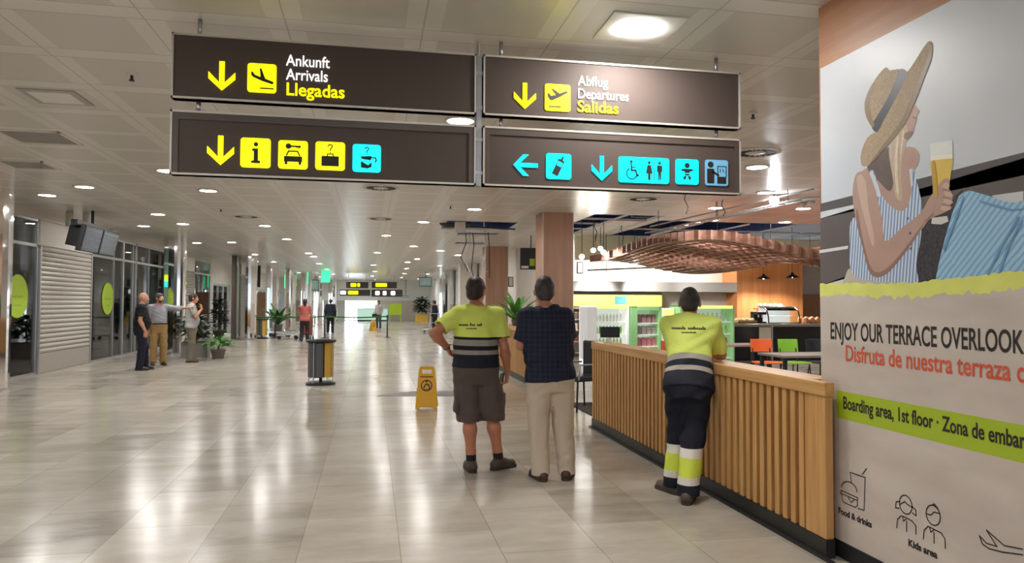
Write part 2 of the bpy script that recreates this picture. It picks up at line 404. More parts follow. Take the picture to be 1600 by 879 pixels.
# lime discs on the glass
def disc_decal(yc, zc, r, label):
    bm = BM(); disc(bm, (yc, zc), r, lambda a, b, w: V((w, a, b)), XL + .002, XL + .008, 40)
    o = obj('round_sticker', bm, M['lime']); tag(o, label, 'sticker')
    bm = BM(); stroke(bm, [(yc - r * .55, zc - r * .02), (yc + r * .5, zc - r * .02)], .05, lambda a, b, w: V((w, a, b)), XL + .008, XL + .011)
    stroke(bm, [(yc - r * .3, zc - r * .42), (yc + r * .35, zc - r * .42)], .03, lambda a, b, w: V((w, a, b)), XL + .008, XL + .011)
    obj('faint_print', bm, P('faint_lime', srgb(142, 172, 44), .5), o)
disc_decal(15.75, 1.62, .43, 'lime green disc on the glass beside the first chrome column')
disc_decal(yl(168), 1.60, .42, 'lime green disc on the glass right of the closed shutter')
# glowing plates behind the glass standing in for yellow and blue sign reflections
for (u, v, mt, lab) in ((153, 430, 'signyel', 'small yellow glowing plate standing in for a sign reflection in the shop glass'), (154, 440, 'signcyan', 'small blue glowing plate standing in for a sign reflection in the shop glass')):
    p = onX(u, v, -7.6); bm = BM(); prism(bm, rrect(p.y - .33, p.y + .33, p.z - .1, p.z + .1, .06), lambda a, b, w: V((w, a, b)), -7.64, -7.6)
    o = obj('shop_sign', bm, M[mt]); tag(o, lab, 'sign')
# beyond the shops: white wall with daylight doors
XW = -6.85
gd = [(33.6, 37.4), (41.5, 44.5), (46.5, 49.5), (51, 54), (55.5, 60.5)]
bm = BM(); y = 33.0
for a, b in gd:
    box(bm, XW - .2, XW, y, a, 0, CZ); box(bm, XW - .2, XW, a, b, 2.35, CZ); y = b
box(bm, XW - .2, XW, y, Y1 + .2, 0, CZ); struct('wall_left', bm, M['white'])
for i, (a, b) in enumerate(gd):
    bm = BM()
    box(bm, XW - .12, XW - .04, a, b, 2.27, 2.35); n = max(2, int((b - a) / .95)); box(bm, XW - .12, XW - .04, a, b, .98, 1.03)
    for j in range(n + 1):
        yy = a + (b - a - .06) * j / n; box(bm, XW - .12, XW - .04, yy, yy + .06, 0, 2.35)
    d = struct('door_%d' % (i + 1), bm, M['steel'])
    bm = BM(); box(bm, XW - .09, XW - .078, a + .03, b - .03, .02, 2.3); struct('pane', bm, M['clear'], d)
bm = BM(); box(bm, -30, XW - .2, 33, 75, -.14, -.02); struct('ground_outside', bm, P('outside_pavement', (.6, .6, .58), .8))
# end wall glazing and information desk
bm = BM(); box(bm, -6.85, -2.2, Y1, Y1 + .2, 0, 1.7); struct('wall_far', bm, M['wallgrey'])
bm = BM(); n_ = 2
for i in range(n_ + 1): x = -2.2 + 1.55 * i / n_; box(bm, x, x + .05, Y1 + .05, Y1 + .12, 0, 1.7)
box(bm, -2.2, -.6, Y1 + .05, Y1 + .12, 0, .06)
d = struct('door_6', bm, M['steel']); bm = BM(); box(bm, -2.18, -.62, Y1 + .08, Y1 + .09, .05, 1.7); struct('pane', bm, M['clear'], d)
bm = BM(); box(bm, -.6, .6, Y1 + 1.2, Y1 + 1.4, 0, 1.75); box(bm, .55, .6, Y1 + .1, Y1 + 1.3, 0, 1.75); struct('wall_far', bm, M['white'])

# ------------------------------------------------------------------ wood pillars, food-court partitions, mural wall
def wood_pillar(n, x0, x1, y0, y1):
    bm = BM(); box(bm, x0, x1, y0, y1, 0, CZ)
    o = struct('pillar_%d' % n, bm, M['pillar'], bevel=.01)
    bm = BM()
    for x in (x0 + .012, x1 - .012): box(bm, x - .006, x + .006, y0 - .004, y0, 0, CZ)
    struct('trim', bm, M['steel'], o); return o
wood_pillar(1, 3.48, 4.15, 14.45, 15.1)
wood_pillar(2, 3.72, 4.5, 23.6, 24.3)
for (u, v, y, lab) in ((798, 440, 24.08, 'small framed notice on the white wall beside the farther wood pillar'), (906, 418, 20.38, 'small framed notice on the white wall right of the near wood pillar')):
    p = onY(u, v, y); t = thing('framed_notice', lab, 'notice', p)
    bm = BM(); box(bm, -.09, .09, -.02, .019, -.17, .17); obj('frame', bm, M['dark'], t, bevel=.004)
    bm = BM(); box(bm, -.065, .065, -.026, -.02, -.14, .14); obj('sheet', bm, M['paper'], t)
XM = 2.8
bm = BM(); box(bm, XM, XM + .35, -2.5, 4.085, 0, CZ); struct('wall_mural', bm, M['muralwood'])
bm = BM(); box(bm, XM - .012, XM, -2.5, 4.085, 0, .1); struct('baseboard_right', bm, M['dark'])
YB = 20.4
bm = BM(); box(bm, 4.9, 10.7, YB, YB + .15, 0, CZ); struct('wall_partition', bm, M['white'])
bm = BM(); box(bm, 4.9, 10.6, YB - .9, YB, 1.88, 2.16); struct('trim_2', bm, M['wallgrey'])
bm = BM(); box(bm, 8.3, 10.6, YB - .25, YB - .001, 0, 1.87)
for x in (9.05, 9.85): box(bm, x - .006, x + .006, YB - .262, YB - .25, 0, 1.87)
struct('wall_panel', bm, M['wallgrey'])
bm = BM(); box(bm, 10.6, 12.5, YB - .9, YB + .4, 0, 2.95); box(bm, 12.5, 12.75, YB - .9, YB + .4, 0, 2.95); struct('pillar_3', bm, M['pillarwood'])
bm = BM(); box(bm, 12.75, 15.5, YB + .3, YB + .5, 1.85, CZ); struct('wall_partition', bm, M['wallgrey'])
bm = BM(); box(bm, 12.75, 15.5, YB + .25, YB + .5, 0, 1.85); struct('wall_partition', bm, P('brown_panel', srgb(142, 104, 72), .5))

# ------------------------------------------------------------------ ceiling fixtures
def downlight(x, y, label, group, r=.135, mat='lamp'):
    t = thing('ceiling_downlight', label, 'downlight', (x, y, CZ), 0, group)
    bm = BM(); lathe(bm, [(r + .035, 0), (r + .035, -.012), (r, -.018), (r - .005, -.006)], seg=28, caps=False); obj('trim_ring', bm, M['white'], t, True)
    bm = BM(); lathe(bm, [(r, -.007), (r * .6, -.0105), (.01, -.012)], seg=28); obj('diffuser', bm, M[mat], t)
    return t
M['shopfill'] = P('shop_fill_diffuser', (.9, .9, .9), .5, emit=((.95, 1, .93), 110), var=0)  # glow of the fill lamps added behind the shop glass
rows = {'wall': ([(-5.69, 14.09), (-5.5, 24.4), (-5.6, 19.3), (-5.6, 8.4), (-5.6, 2.5)], 'round ceiling downlight in the row nearest the left shop windows', 'downlights by the shop windows'),
        'left': ([(-4.67, 12.93), (-4.55, 16.64), (-4.5, 18.55), (-4.35, 23.92), (-4.55, 29.8), (-4.5, 35), (-4.5, 41), (-4.5, 47), (-4.5, 54), (-4.6, 7.2), (-4.6, 3.2), (-4.6, -1)], 'round ceiling downlight in the second row from the shop windows', 'downlights in the second row'),
        'mid': ([(-2.74, 12.91), (-2.6, 18.53), (-2.5, 22.31), (-2.38, 28.48), (-2.34, 30.39), (-2.5, 36), (-2.5, 42), (-2.5, 49), (-2.91, 11.08), (-2.65, 3.6), (-2.65, -1), (-2.65, -5)], 'round ceiling downlight in the row left of the hall centre', 'downlights left of the hall centre'),
        'right': ([(1.18, 16.78), (2.02, 14.26), (1.36, 24.05), (1.64, 33.5), (1.92, 31), (1.88, 39.8), (2.1, 46.7), (2.2, 53.8), (.2, 27.5), (.1, 36.5), (.2, 44), (.1, 51.5), (.2, 58), (3.4, 36.3), (3.6, 47), (3.6, 56), (2.43, 25.86), (3.35, 28.1), (.4, 20.4), (.3, 1.2), (.3, -3)], 'round ceiling downlight in the row right of the hall centre', 'downlights right of the hall centre'),  # includes extra lamps added to brighten the far hall
        'food': ([(6.54, 11.03), (6.62, 13.01), (8.34, 12.71), (10.3, 11.2), (5.2, 9.0), (10.5, 14.4), (12.5, 12.5), (5.6, 11.2), (8.2, 9.4), (6.6, 5.5), (9.3, 14.9), (11.6, 14.9), (7.5, 14.9), (6.0, 19.9), (7.6, 19.9), (9.2, 19.9), (7.0, 23), (9, 21.8)], 'round ceiling downlight above the food court tables', 'downlights over the food court')}  # those behind the bulkhead are wall washers added to brighten the partition
for kk, (pts, lab, grp) in rows.items():  # rows also hold unseen lamps added around the camera to light the near hall
    for x, y in pts: downlight(x, y, lab, grp)
for y in (1, 8, 11.5, 16, 18.5, 21, 25.5, 30.5): downlight(-8.7, y, 'ceiling lamp added inside the closed shops to brighten them behind the glass', 'added lamps inside the closed shops', .15, 'shopfill')  # lamps added to brighten the dark shop interiors
downlight(.89, 7.35, 'bright downlight seen in the gap between the left hanging signs', None)
t = thing('ceiling_downlight', 'large bright ceiling light above the right hanging sign', 'downlight', (1.79, 4.62, CZ))
bm = BM(); box(bm, -.26, .26, -.24, .24, -.012, 0); obj('mounting_plate', bm, M['white'], t, bevel=.004)
bm = BM(); prism(bm, rrect(-.15, .15, -.12, .12, .1), lambda a, b, w: V((a, b, w)), -.02, -.012); obj('diffuser', bm, M['lamp'], t)
t = thing('ceiling_panel_light', 'square unlit ceiling light panel left of the upper arrivals sign', 'ceiling light', (-2.89, 7.3, CZ))
bm = BM(); box(bm, -.24, .24, -.24, .24, -.012, 0); obj('frame', bm, M['wallgrey'], t, bevel=.004)
bm = BM(); box(bm, -.18, .18, -.18, .18, -.016, -.012); obj('diffuser', bm, M['lampoff'], t)
def grille(x, y, s, label):
    t = thing('ceiling_grille', label, 'air grille', (x, y, CZ))
    bm = BM()
    for a in (-s, s - .03): box(bm, a, a + .03, -s, s, -.012, 0); box(bm, -s, s, a, a + .03, -.012, 0)
    obj('frame', bm, M['white'], t)
    bm = BM(); n = 12
    for i in range(n):
        yy = -s + .03 + (2 * s - .06) * (i + .5) / n; box(bm, -s + .03, s - .03, yy - .008, yy + .008, -.009, -.001)
    obj('louvres', bm, M['wallgrey'], t)
grille(-3.79, 9.15, .34, 'square air grille in the ceiling, nearer of the two at left')
grille(-4.7, 11.03, .3, 'square air grille in the ceiling, farther of the two at left')
def diffuser(x, y, label, r=.3):
    t = thing('round_air_diffuser', label, 'air diffuser', (x, y, CZ))
    bm = BM(); lathe(bm, [(r, 0), (r, -.01), (r - .05, -.014), (r - .05, 0)], seg=32, caps=False); obj('rim', bm, M['white'], t, True)
    bm = BM()
    for i in range(20):
        a = 2 * pi * i / 20; mx = Matrix.Rotation(a, 4, 'Z'); box(bm, r * .45, r - .06, -.012, .012, -.012, -.002, mx)
    obj('swirl_slots', bm, M['black'], t)
    bm = BM(); lathe(bm, [(r * .4, -.002), (r * .4, -.012), (.02, -.016)], seg=24); obj('hub', bm, M['white'], t, True)
for x, y, lab in ((.14, 11.98, 'round swirl air diffuser below the lower left sign'), (4.8, 12.19, 'round swirl air diffuser below the lower right sign'), (4.7, 8.16, 'round swirl air diffuser right of the lower right sign'), (.19, 16.4, 'round swirl air diffuser farther along the ceiling below the lower left sign'), (-2.74, 16.7, 'round swirl air diffuser near the left row of downlights')):
    diffuser(x, y, lab)
def sprinkler(x, y, label):
    t = thing('ceiling_sprinkler', label, 'sprinkler', (x, y, CZ))
    bm = BM(); lathe(bm, [(.045, 0), (.045, -.008), (.015, -.015)], seg=16); obj('rosette', bm, M['white'], t)
    bm = BM(); lathe(bm, [(.012, -.012), (.012, -.05), (.022, -.052), (.022, -.06), (.01, -.062)], seg=12); obj('nozzle', bm, M['dark'], t)
sprinkler(-1.98, 6.43, 'small ceiling sprinkler left of the upper arrivals sign'); sprinkler(3.7, 6.47, 'small ceiling sprinkler right of the departures sign')
for x, y, lab in ((-3.02, 15.4, 'small ceiling sprinkler above the row of left downlights'), (1.5, 13.9, 'small ceiling sprinkler above the pillar side downlights')): sprinkler(x, y, lab)

# ------------------------------------------------------------------ hanging signs
YS = 5.05; YF = YS - .004
def fy(a, b, w): return V((a, YF - w, b))
def sp(u, v): p = onY(u, v, YS); return (p.x, p.z)
def sign(x0, x1, z0, z1, rods, zrod, label, inner=False):
    t = thing('hanging_sign', label, 'sign', ((x0 + x1) / 2, YS, z0), 0)
    Ti = Matrix.Translation(-t.location)
    def put(o): o.matrix_basis = Ti @ o.matrix_basis; o.parent = t; return o
    bm = BM(); box(bm, x0, x1, YS + .004, YS + .075, z0, z1)
    for a, b, c, d in ((x0, x1, z0, z0 + .012), (x0, x1, z1 - .014, z1), (x0, x0 + .012, z0, z1), (x1 - .012, x1, z0, z1)): box(bm, a, b, YS - .012, YS + .075, c, d)
    put(obj('casing', bm, M['cornice']))
    bm = BM(); box(bm, x0 + .012, x1 - .012, YS, YS + .004, z0 + .012, z1 - .014); put(obj('face_panel', bm, M['signface']))
    if inner:
        bm = BM()
        for a, b, c, d in ((x0 + .012, x1 - .012, z1 - .06, z1 - .014), (x0 + .012, x0 + .05, z0 + .012, z1 - .06), (x1 - .05, x1 - .012, z0 + .012, z1 - .06)): box(bm, a, b, YS - .008, YS, c, d)
        put(obj('face_frame', bm, P('sign_frame_brown', srgb(84, 74, 66), .35)))
    for x in rods:
        bm = BM(); tube(bm, [(x, YS + .04, z1 - .005), (x, YS + .04, zrod)], .014, 10); put(obj('hanging_rod', bm, M['steel'], None, True))
    return t, put
SX = [(-1.313, .722), (.774, 2.778)]
U0, U1, L0, L1 = 2.87, 3.306, 2.362, 2.79
UL, pUL = sign(*SX[0], U0, U1, (-1.15,), CZ, 'upper left hanging sign reading Ankunft, Arrivals, Llegadas')
UR, pUR = sign(*SX[1], U0, U1, (.91, 2.6), CZ, 'upper right hanging sign reading Abflug, Departures, Salidas')
LL, pLL = sign(*SX[0], L0, L1, (-1.15,), U0 + .004, 'lower left hanging sign with information, car hire and baggage symbols', True)
LR, pLR = sign(*SX[1], L0, L1, (.91, 2.6), U0 + .004, 'lower right hanging sign with cyan toilet and baby symbols', True)
t = thing('sign_post', 'grey vertical post between the left and right hanging signs', 'post', (.748, YS, L0))
bm = BM(); box(bm, -.019, .019, .02, .1, 0, U1 - L0 + .0); obj('post', bm, M['galv'], t)
bm = BM(); tube(bm, [(0, .06, U1 - L0), (0, .06, CZ - L0)], .012, 8); obj('hanging_rod', bm, M['steel'], t)
bm = BM()
for z in (.08, .32, .55, .8): box(bm, -.024, .024, .012, .02, z, z + .025)
obj('clamp', bm, M['steel'], t)
def arrow(put, cu, cv, h, mat, rot=0):
    cx, cz = sp(cu, cv); s = h / 2; w = h * .17
    pts = [(-w / 2, s), (w / 2, s), (w / 2, -s * .42), (s * .78 - w * .1, s * .22), (s * .9, s * .22 - w * 1.0), (s * .9, -.12 * s), (0, -s), (-s * .9, -.12 * s), (-s * .9, s * .22 - w), (-s * .78 + w * .1, s * .22), (-w / 2, -s * .42)]
    pts = [(-w / 2, s), (w / 2, s), (w / 2, -s * .45), (s * .86, s * .27), (s * .86, -s * .2), (0, -s), (-s * .86, -s * .2), (-s * .86, s * .27), (-w / 2, -s * .45)]
    c, d = cos(rot), sin(rot)
    bm = BM(); prism(bm, [(cx + a * c - b * d, cz + a * d + b * c) for a, b in pts], fy, 0, .003); put(obj('arrow', bm, mat))
def tile(put, u0, v0, u1, v1, mat, draw=None, ink=None):
    """lit square; draw(G) works in a -1..1 box"""
    a = sp(u0, (v0 + v1) / 2); b = sp(u1, (v0 + v1) / 2); c = sp((u0 + u1) / 2, v0); d = sp((u0 + u1) / 2, v1)
    x0, x1, z1, z0 = a[0], b[0], c[1], d[1]; cx, cz, s = (x0 + x1) / 2, (z0 + z1) / 2, (z1 - z0) / 2
    bm = BM(); prism(bm, rrect(x0, x1, z0, z1, .02), fy, 0, .003); o = put(obj('pictogram_tile', bm, mat))
    if draw:
        bm = BM(); f = lambda p, q, w: V((cx + p * s, YF - w, cz + q * s)); draw(bm, f)
        g = put(obj('symbol', bm, ink or M['ink'])); g.parent = o; g.matrix_basis = o.matrix_basis.inverted() @ g.matrix_basis
W0, W1 = .003, .0045
def G(bm, f):
    return (lambda pts: prism(bm, pts, f, W0, W1)), (lambda c, r, ry=None: disc(bm, c, r, f, W0, W1, 20, ry)), (lambda pts, w, closed=False: stroke(bm, pts, w, f, W0, W1, closed))
def plane_landing(bm, f):
    p, d, s = G(bm, f)
    p([(-.72, .42), (-.62, .42), (-.45, .2), (-.1, .08), (-.16, .66), (-.04, .68), (.22, -.02), (.72, -.2), (.78, -.3), (.7, -.4), (.0, -.2), (-.6, .05), (-.7, .16)])
    s([(-.1, -.7), (.75, -.7)], .1)
def plane_takeoff(bm, f):
    p, d, s = G(bm, f)
    p([(-.8, .3), (-.68, .3), (-.5, .12), (-.15, .2), (-.5, .62), (-.36, .64), (.15, .32), (.6, .52), (.76, .5), (.72, .38), (.1, .02), (-.45, -.24), (-.6, -.2), (-.74, 0)])
    s([(-.65, -.68), (.2, -.68)], .1)
def info(bm, f):
    p, d, s = G(bm, f); d((.02, .58), .15); p([(-.22, .3), (.16, .3), (.16, -.52), (.3, -.52), (.3, -.7), (-.28, -.7), (-.28, -.52), (-.12, -.52), (-.12, .12), (-.22, .12)])
def carkey(bm, f):
    p, d, s = G(bm, f); d((-.32, .6), .2); s([(-.15, .6), (.5, .6)], .12); s([(.4, .6), (.4, .48)], .1); s([(.25, .6), (.25, .5)], .08)
    s([(-.45, -.05), (-.3, .25), (.3, .25), (.45, -.05)], .1)
    p([(-.62, -.1), (.62, -.1), (.62, -.5), (-.62, -.5)]); p([(-.56, -.5), (-.38, -.5), (-.38, -.7), (-.56, -.7)]); p([(.38, -.5), (.56, -.5), (.56, -.7), (.38, -.7)])
def qmark(s, d, ox, oy, k=1): s([(ox - .15 * k, oy + .2 * k), (ox - .08 * k, oy + .32 * k), (ox + .08 * k, oy + .32 * k), (ox + .15 * k, oy + .2 * k), (ox + .02 * k, oy + .02 * k), (ox, oy - .1 * k)], .08 * k); d((ox, oy - .24 * k), .05 * k)
def lostbag(bm, f):
    p, d, s = G(bm, f); qmark(s, d, 0, .48); p(rrect(-.6, .6, -.72, 0, .06)); s([(-.2, 0), (-.2, .14), (.2, .14), (.2, 0)], .08)
def lostitems(bm, f):
    p, d, s = G(bm, f); qmark(s, d, 0, .5, .9); p([(-.45, .12), (.35, .18), (.3, -.14), (-.35, -.06)]); s([(.35, .05), (.62, .05), (.68, -.12), (.6, -.25)], .09)
    p([(-.42, -.2), (.1, -.5), (.35, -.26), (.35, -.62), (.05, -.74), (-.42, -.68)])
def bottle(bm, f):
    p, d, s = G(bm, f); c, n = cos(-.45), sin(-.45)
    r = lambda pts: [(a * c - b * n, a * n + b * c) for a, b in pts]
    p(r([(-.26, -.75), (.26, -.75), (.26, .02), (-.26, .02)])); s(r([(-.23, 0), (-.23, .42), (.23, .42), (.23, 0)]), .07); p(r([(-.3, .42), (.3, .42), (.22, .56), (-.22, .56)])); p(r([(-.1, .56), (.1, .56), (.06, .85), (-.06, .85)]))
def man_(p, d, s, x): d((x, .6), .12); p([(x - .22, .42), (x + .22, .42), (x + .22, -.1), (x + .13, -.1), (x + .12, -.75), (x + .02, -.75), (x, -.15), (x - .02, -.75), (x - .12, -.75), (x - .13, -.1), (x - .22, -.1)])
def woman_(p, d, s, x): d((x, .6), .12); p([(x - .14, .42), (x + .14, .42), (x + .28, -.25), (x + .1, -.25), (x + .1, -.75), (x - .1, -.75), (x - .1, -.25), (x - .28, -.25)])
def toilets(bm, f):
    p, d, s = G(bm, f); ox = -1.0
    d((ox - .05, .62), .12); s([(ox - .05, .45), (ox - .02, -.05), (ox + .3, -.05), (ox + .45, -.45), (ox + .55, -.42)], .13); s([(ox - .03, .2), (ox + .28, .2)], .09)
    s(ringpts((ox, -.3), .42, 120, 350, 18), .09); woman_(p, d, s, .42); s([(.86, .72), (.86, -.76)], .06); man_(p, d, s, 1.28)
def baby(bm, f):
    p, d, s = G(bm, f); d((0, .5), .22); p([(-.5, .2), (-.3, .24), (.3, .24), (.5, .2), (.52, .08), (.24, .02), (.2, -.1), (-.2, -.1), (-.24, .02), (-.52, .08)])
    p([(-.22, -.16), (.22, -.16), (.16, -.3), (-.16, -.3)]); p([(-.2, -.3), (-.06, -.36), (-.14, -.62), (-.26, -.66), (-.36, -.5)]); p([(.2, -.3), (.06, -.36), (.14, -.62), (.26, -.66), (.36, -.5)])
def counter_desk(bm, f):
    p, d, s = G(bm, f); d((-.5, .62), .24); p(rrect(-.8, -.2, -.85, .3, .1)); s([(-.3, .05), (.15, -.2)], .16); p([(.05, -.3), (.8, -.3), (.8, -.85), (.05, -.85)])
    s([(.1, -.3), (.1, .5), (.8, .5), (.8, -.3)], .07); s([(.3, .3), (.3, .05)], .06); s([(.5, .3), (.6, .05)], .06)
arrow(pUL, 347, 119, .197, M['signyel']); tile(pUL, 387, 100, 432, 145, M['signyel'], plane_landing)
arrow(pLL, 345, 235, .197, M['signyel'])
tile(pLL, 376, 216, 423, 262, M['signyel'], info); tile(pLL, 435, 220, 481, 264, M['signyel'], carkey); tile(pLL, 493, 222, 539, 266, M['signyel'], lostbag); tile(pLL, 551, 226, 595, 269, M['signcyan'], lostitems)
arrow(pUR, 820, 150, .19, M['signyel']); tile(pUR, 851, 132, 891, 174, M['signyel'], plane_takeoff)
arrow(pLR, 821, 258, .18, M['signcyan'], -pi / 2); tile(pLR, 853, 240, 892, 280, M['signcyan'], bottle)
arrow(pLR, 940, 263, .185, M['signcyan']); tile(pLR, 966, 246, 1045, 286, M['signcyan'], toilets); tile(pLR, 1055, 249, 1091, 288, M['signcyan'], baby); tile(pLR, 1101, 250, 1137, 290, M['signdim'], counter_desk)
def sign_text(put, s, u0, u1, vb, cap_px, mat, bold):
    p0 = onY(u0, vb, YS - .007); zz = p0.z; p1 = V((onY(u1, vb, YS - .007).x, p0.y, zz)); q = onY(u0, vb - cap_px, YS - .007)
    put(fit_text('lettering', s, mat, p0, p1, q.z - p0.z, None, bold, .001))
sign_text(pUL, 'Ankunft', 447, 515, 102, 17, M['signwhite'], .0002); sign_text(pUL, 'Arrivals', 447, 512, 124, 17, M['signwhite'], .0002); sign_text(pUL, 'Llegadas', 446, 536, 148, 19, M['signyel'], .0014)
sign_text(pUR, 'Abflug', 903, 950, 133, 15, M['signwhite'], .0002); sign_text(pUR, 'Departures', 902, 981, 153, 15, M['signwhite'], .0002); sign_text(pUR, 'Salidas', 902, 965, 174, 17, M['signyel'], .0014)

# ------------------------------------------------------------------ mural poster on the right wall
def fm(a, b, w): return V((XM - w, -a, b))           # a runs to the right along the wall, b up
def mp_(u, v): p = onX(u, v, XM); return (-p.y, p.z)
MUR = thing('wall_poster', 'large wall poster of a woman in a straw hat holding a beer, terrace advert', 'poster', (XM, 4.07, 0))
MURI = Matrix.Translation(-MUR.location)
layer = [0]
def mur(name, polys, mat, sub=None, w=None, lab=None):
    if w is None: layer[0] += 1; w = .0024 + layer[0] * .00012
    bm = BM()
    for pl in polys: prism(bm, pl, fm, w, w + .0001)
    o = obj(name, bm, mat); o.matrix_basis = MURI; o.parent = MUR
    if lab: o['label'] = lab
    return o
c4 = lambda x, y: mp_(1270 + x / 1.9975, y / 1.9975)
cp = lambda x, y: mp_(1320 + x / 2.095, 40 + y / 2.093)
c3 = lambda x, y: mp_(1270 + x / 3.38, 300 + y / 3.38)
PA, PB = -4.07, -.9
def mk(col, **kw): return P('poster_' + str(len(bpy.data.materials)), srgb(*col), .45, var=kw.pop('var', .02), **kw)
bm = BM(); prism(bm, [(PA, .1), (PB, .1), (PB, 3.025), (PA, 3.025)], fm, .0002, .0022); o = obj('sheet', bm, P('poster_sky', srgb(206, 208, 216), .4, var=.05, scale=1.5)); o.matrix_basis = MURI; o.parent = MUR
def band(vl, vr, vl2, vr2, mat, name, u0=1282.5, u1=1600, ext=True):
    a, b, c, d = mp_(u0, vl), mp_(u1, vr), mp_(u1, vr2), mp_(u0, vl2)
    if ext: # carry on beyond the picture's edge along the wall
        k = (PB - b[0]) / (b[0] - a[0]) if b[0] != a[0] else 0
        b2 = (PB, b[1] + (b[1] - a[1]) * k); c2 = (PB, c[1] + (c[1] - d[1]) * k); return mur(name, [[a, b2, c2, d]], mat)
    return mur(name, [[a, b, c, d]], mat)
darkb = mk((92, 82, 84)); 
band(318, 238, 331, 262, darkb, 'dark_beam'); band(331, 262, 341, 274, mk((214, 216, 224)), 'pale_beam')  # printed dark beam above the pale one
band(341, 274, 446, 330, mk((98, 88, 88)), 'wooden_backdrop')
mur('pale_beam', [[c4(22, 780), c4(112, 766), c4(110, 776), c4(22, 790)]], mk((222, 220, 222)))
mur('white_ledge', [[c4(560, 610), c4(659, 596), c4(659, 640), c4(600, 640)]], mk((205, 205, 206)))
mur('wicker_seat', [[c4(340, 700), c4(470, 590), c4(470, 900), c4(300, 900)]], P('poster_wicker', srgb(58, 52, 58), .5, var=.6, scale=60))
pil = [c3(650, 490), c3(655, 440), c3(672, 360), c3(702, 240), c3(740, 110), c3(775, 20), c3(800, 0), c3(835, -8), c3(880, 5), c3(950, 25), c3(1010, 48), c3(1060, 55), c3(1120, 45)]
e = mp_(1600, 318); pil += [(PB - .9, e[1] + .0), (PB - .9, 1.62), c3(1100, 490)]
k = NT('poster_pillow'); tcn = k.n('ShaderNodeTexCoord'); wvn = k.n('ShaderNodeTexWave', wave_type='BANDS', bands_direction='DIAGONAL'); wvn.inputs['Scale'].default_value = 16; wvn.inputs['Distortion'].default_value = 1.5
k.l(tcn.outputs['Object'], wvn.inputs['Vector']); k.l(k.ramp(wvn.outputs['Fac'], [(.0, srgb(120, 162, 200)), (.35, srgb(150, 190, 220)), (1, srgb(164, 200, 226))]), k.b.inputs['Base Color']); k.b.inputs['Roughness'].default_value = .5
mur('blue_cushion', [pil], k.m, lab='light blue striped cushion')
skinp = mk((184, 150, 138), var=.05, scale=8); hairp = mk((198, 176, 156), var=.12, scale=30)
cps = lambda pts: smooth_poly([cp(*p) for p in pts], 4)
mur('shoulder', [cps([(198, 402), (225, 398), (243, 415), (245, 440), (235, 465), (215, 480), (200, 460)])], skinp)
mur('shorts', [[cp(-5, 842), cp(10, 800), cp(30, 782), cp(110, 815), cp(185, 815), cp(190, 845)]], mk((196, 184, 170)))
k = NT('poster_striped_top'); tcn = k.n('ShaderNodeTexCoord'); sxn = k.n('ShaderNodeSeparateXYZ'); k.l(tcn.outputs['Object'], sxn.inputs[0])
fr_ = k.math('FRACT', k.math('MULTIPLY', k.math('ADD', sxn.outputs[1], k.math('MULTIPLY', sxn.outputs[2], .12)), 42))
k.l(k.ramp(fr_, [(0, srgb(210, 216, 228)), (.55, srgb(118, 146, 190))], 'CONSTANT'), k.b.inputs['Base Color']); k.b.inputs['Roughness'].default_value = .5
mur('chest', [cps([(60, 475), (100, 455), (150, 400), (190, 400), (215, 450), (225, 520), (215, 600), (185, 620), (150, 590), (110, 560), (60, 520)])], skinp)
mur('neck_hair', [cps([(75, 462), (120, 410), (155, 400), (165, 450), (160, 520), (145, 540), (110, 505)])], mk((112, 92, 88), var=.1))  # dark brown hair at the neck
mur('striped_top', [cps([(22, 640), (18, 720), (22, 800), (60, 830), (180, 842), (240, 842), (236, 780), (250, 700), (256, 620), (250, 560), (235, 500), (226, 470), (216, 478), (222, 530), (210, 585), (188, 606), (155, 592), (118, 545), (98, 478), (84, 482), (105, 560), (60, 610)])], k.m)
mur('face', [cps([(190, 300), (226, 262), (234, 262), (246, 280), (238, 292), (237, 308), (230, 330), (224, 352), (204, 374), (196, 352)])], skinp)
mur('hair', [cps([(150, 392), (195, 330), (207, 335), (202, 385), (190, 440), (186, 500), (190, 560), (183, 572), (168, 556), (158, 490), (148, 430)])], hairp)
hat = [(106, 345), (92, 332), (72, 296), (68, 250), (84, 206), (108, 166), (136, 137), (150, 147), (180, 142), (204, 152), (228, 122), (256, 78), (276, 52), (287, 58), (289, 88), (280, 126), (262, 172), (246, 215), (226, 264), (206, 310), (182, 345), (152, 382), (124, 412), (100, 440), (76, 458), (58, 456), (54, 430), (62, 395), (80, 362)]
k = NT('poster_straw'); nzz = k.noise(120, 3); k.l(k.ramp(nzz, [(.3, srgb(158, 134, 108)), (.7, srgb(186, 162, 134))]), k.b.inputs['Base Color']); k.b.inputs['Roughness'].default_value = .6
mur('straw_hat', [cps(hat)], k.m, lab='tilted wide-brimmed straw hat')
mur('hat_band', [cps([(182, 143), (205, 153), (188, 200), (160, 255), (132, 305), (108, 348), (90, 328), (112, 290), (145, 232), (168, 180)])], mk((52, 58, 72)), lab='dark hat band')
mur('glass_rim', [[cp(281, 385), cp(355, 375), cp(356, 432), cp(284, 440)]], mk((226, 226, 222)))
mur('beer', [cps([(284, 440), (320, 434), (355, 431), (352, 470), (344, 520), (338, 560), (296, 560), (290, 510)])], mk((226, 190, 92)), lab='golden beer in the glass')
mur('glass_foot', [[cp(288, 628), cp(338, 622), cp(342, 640), cp(318, 650), cp(286, 648)]], mk((214, 210, 204)))
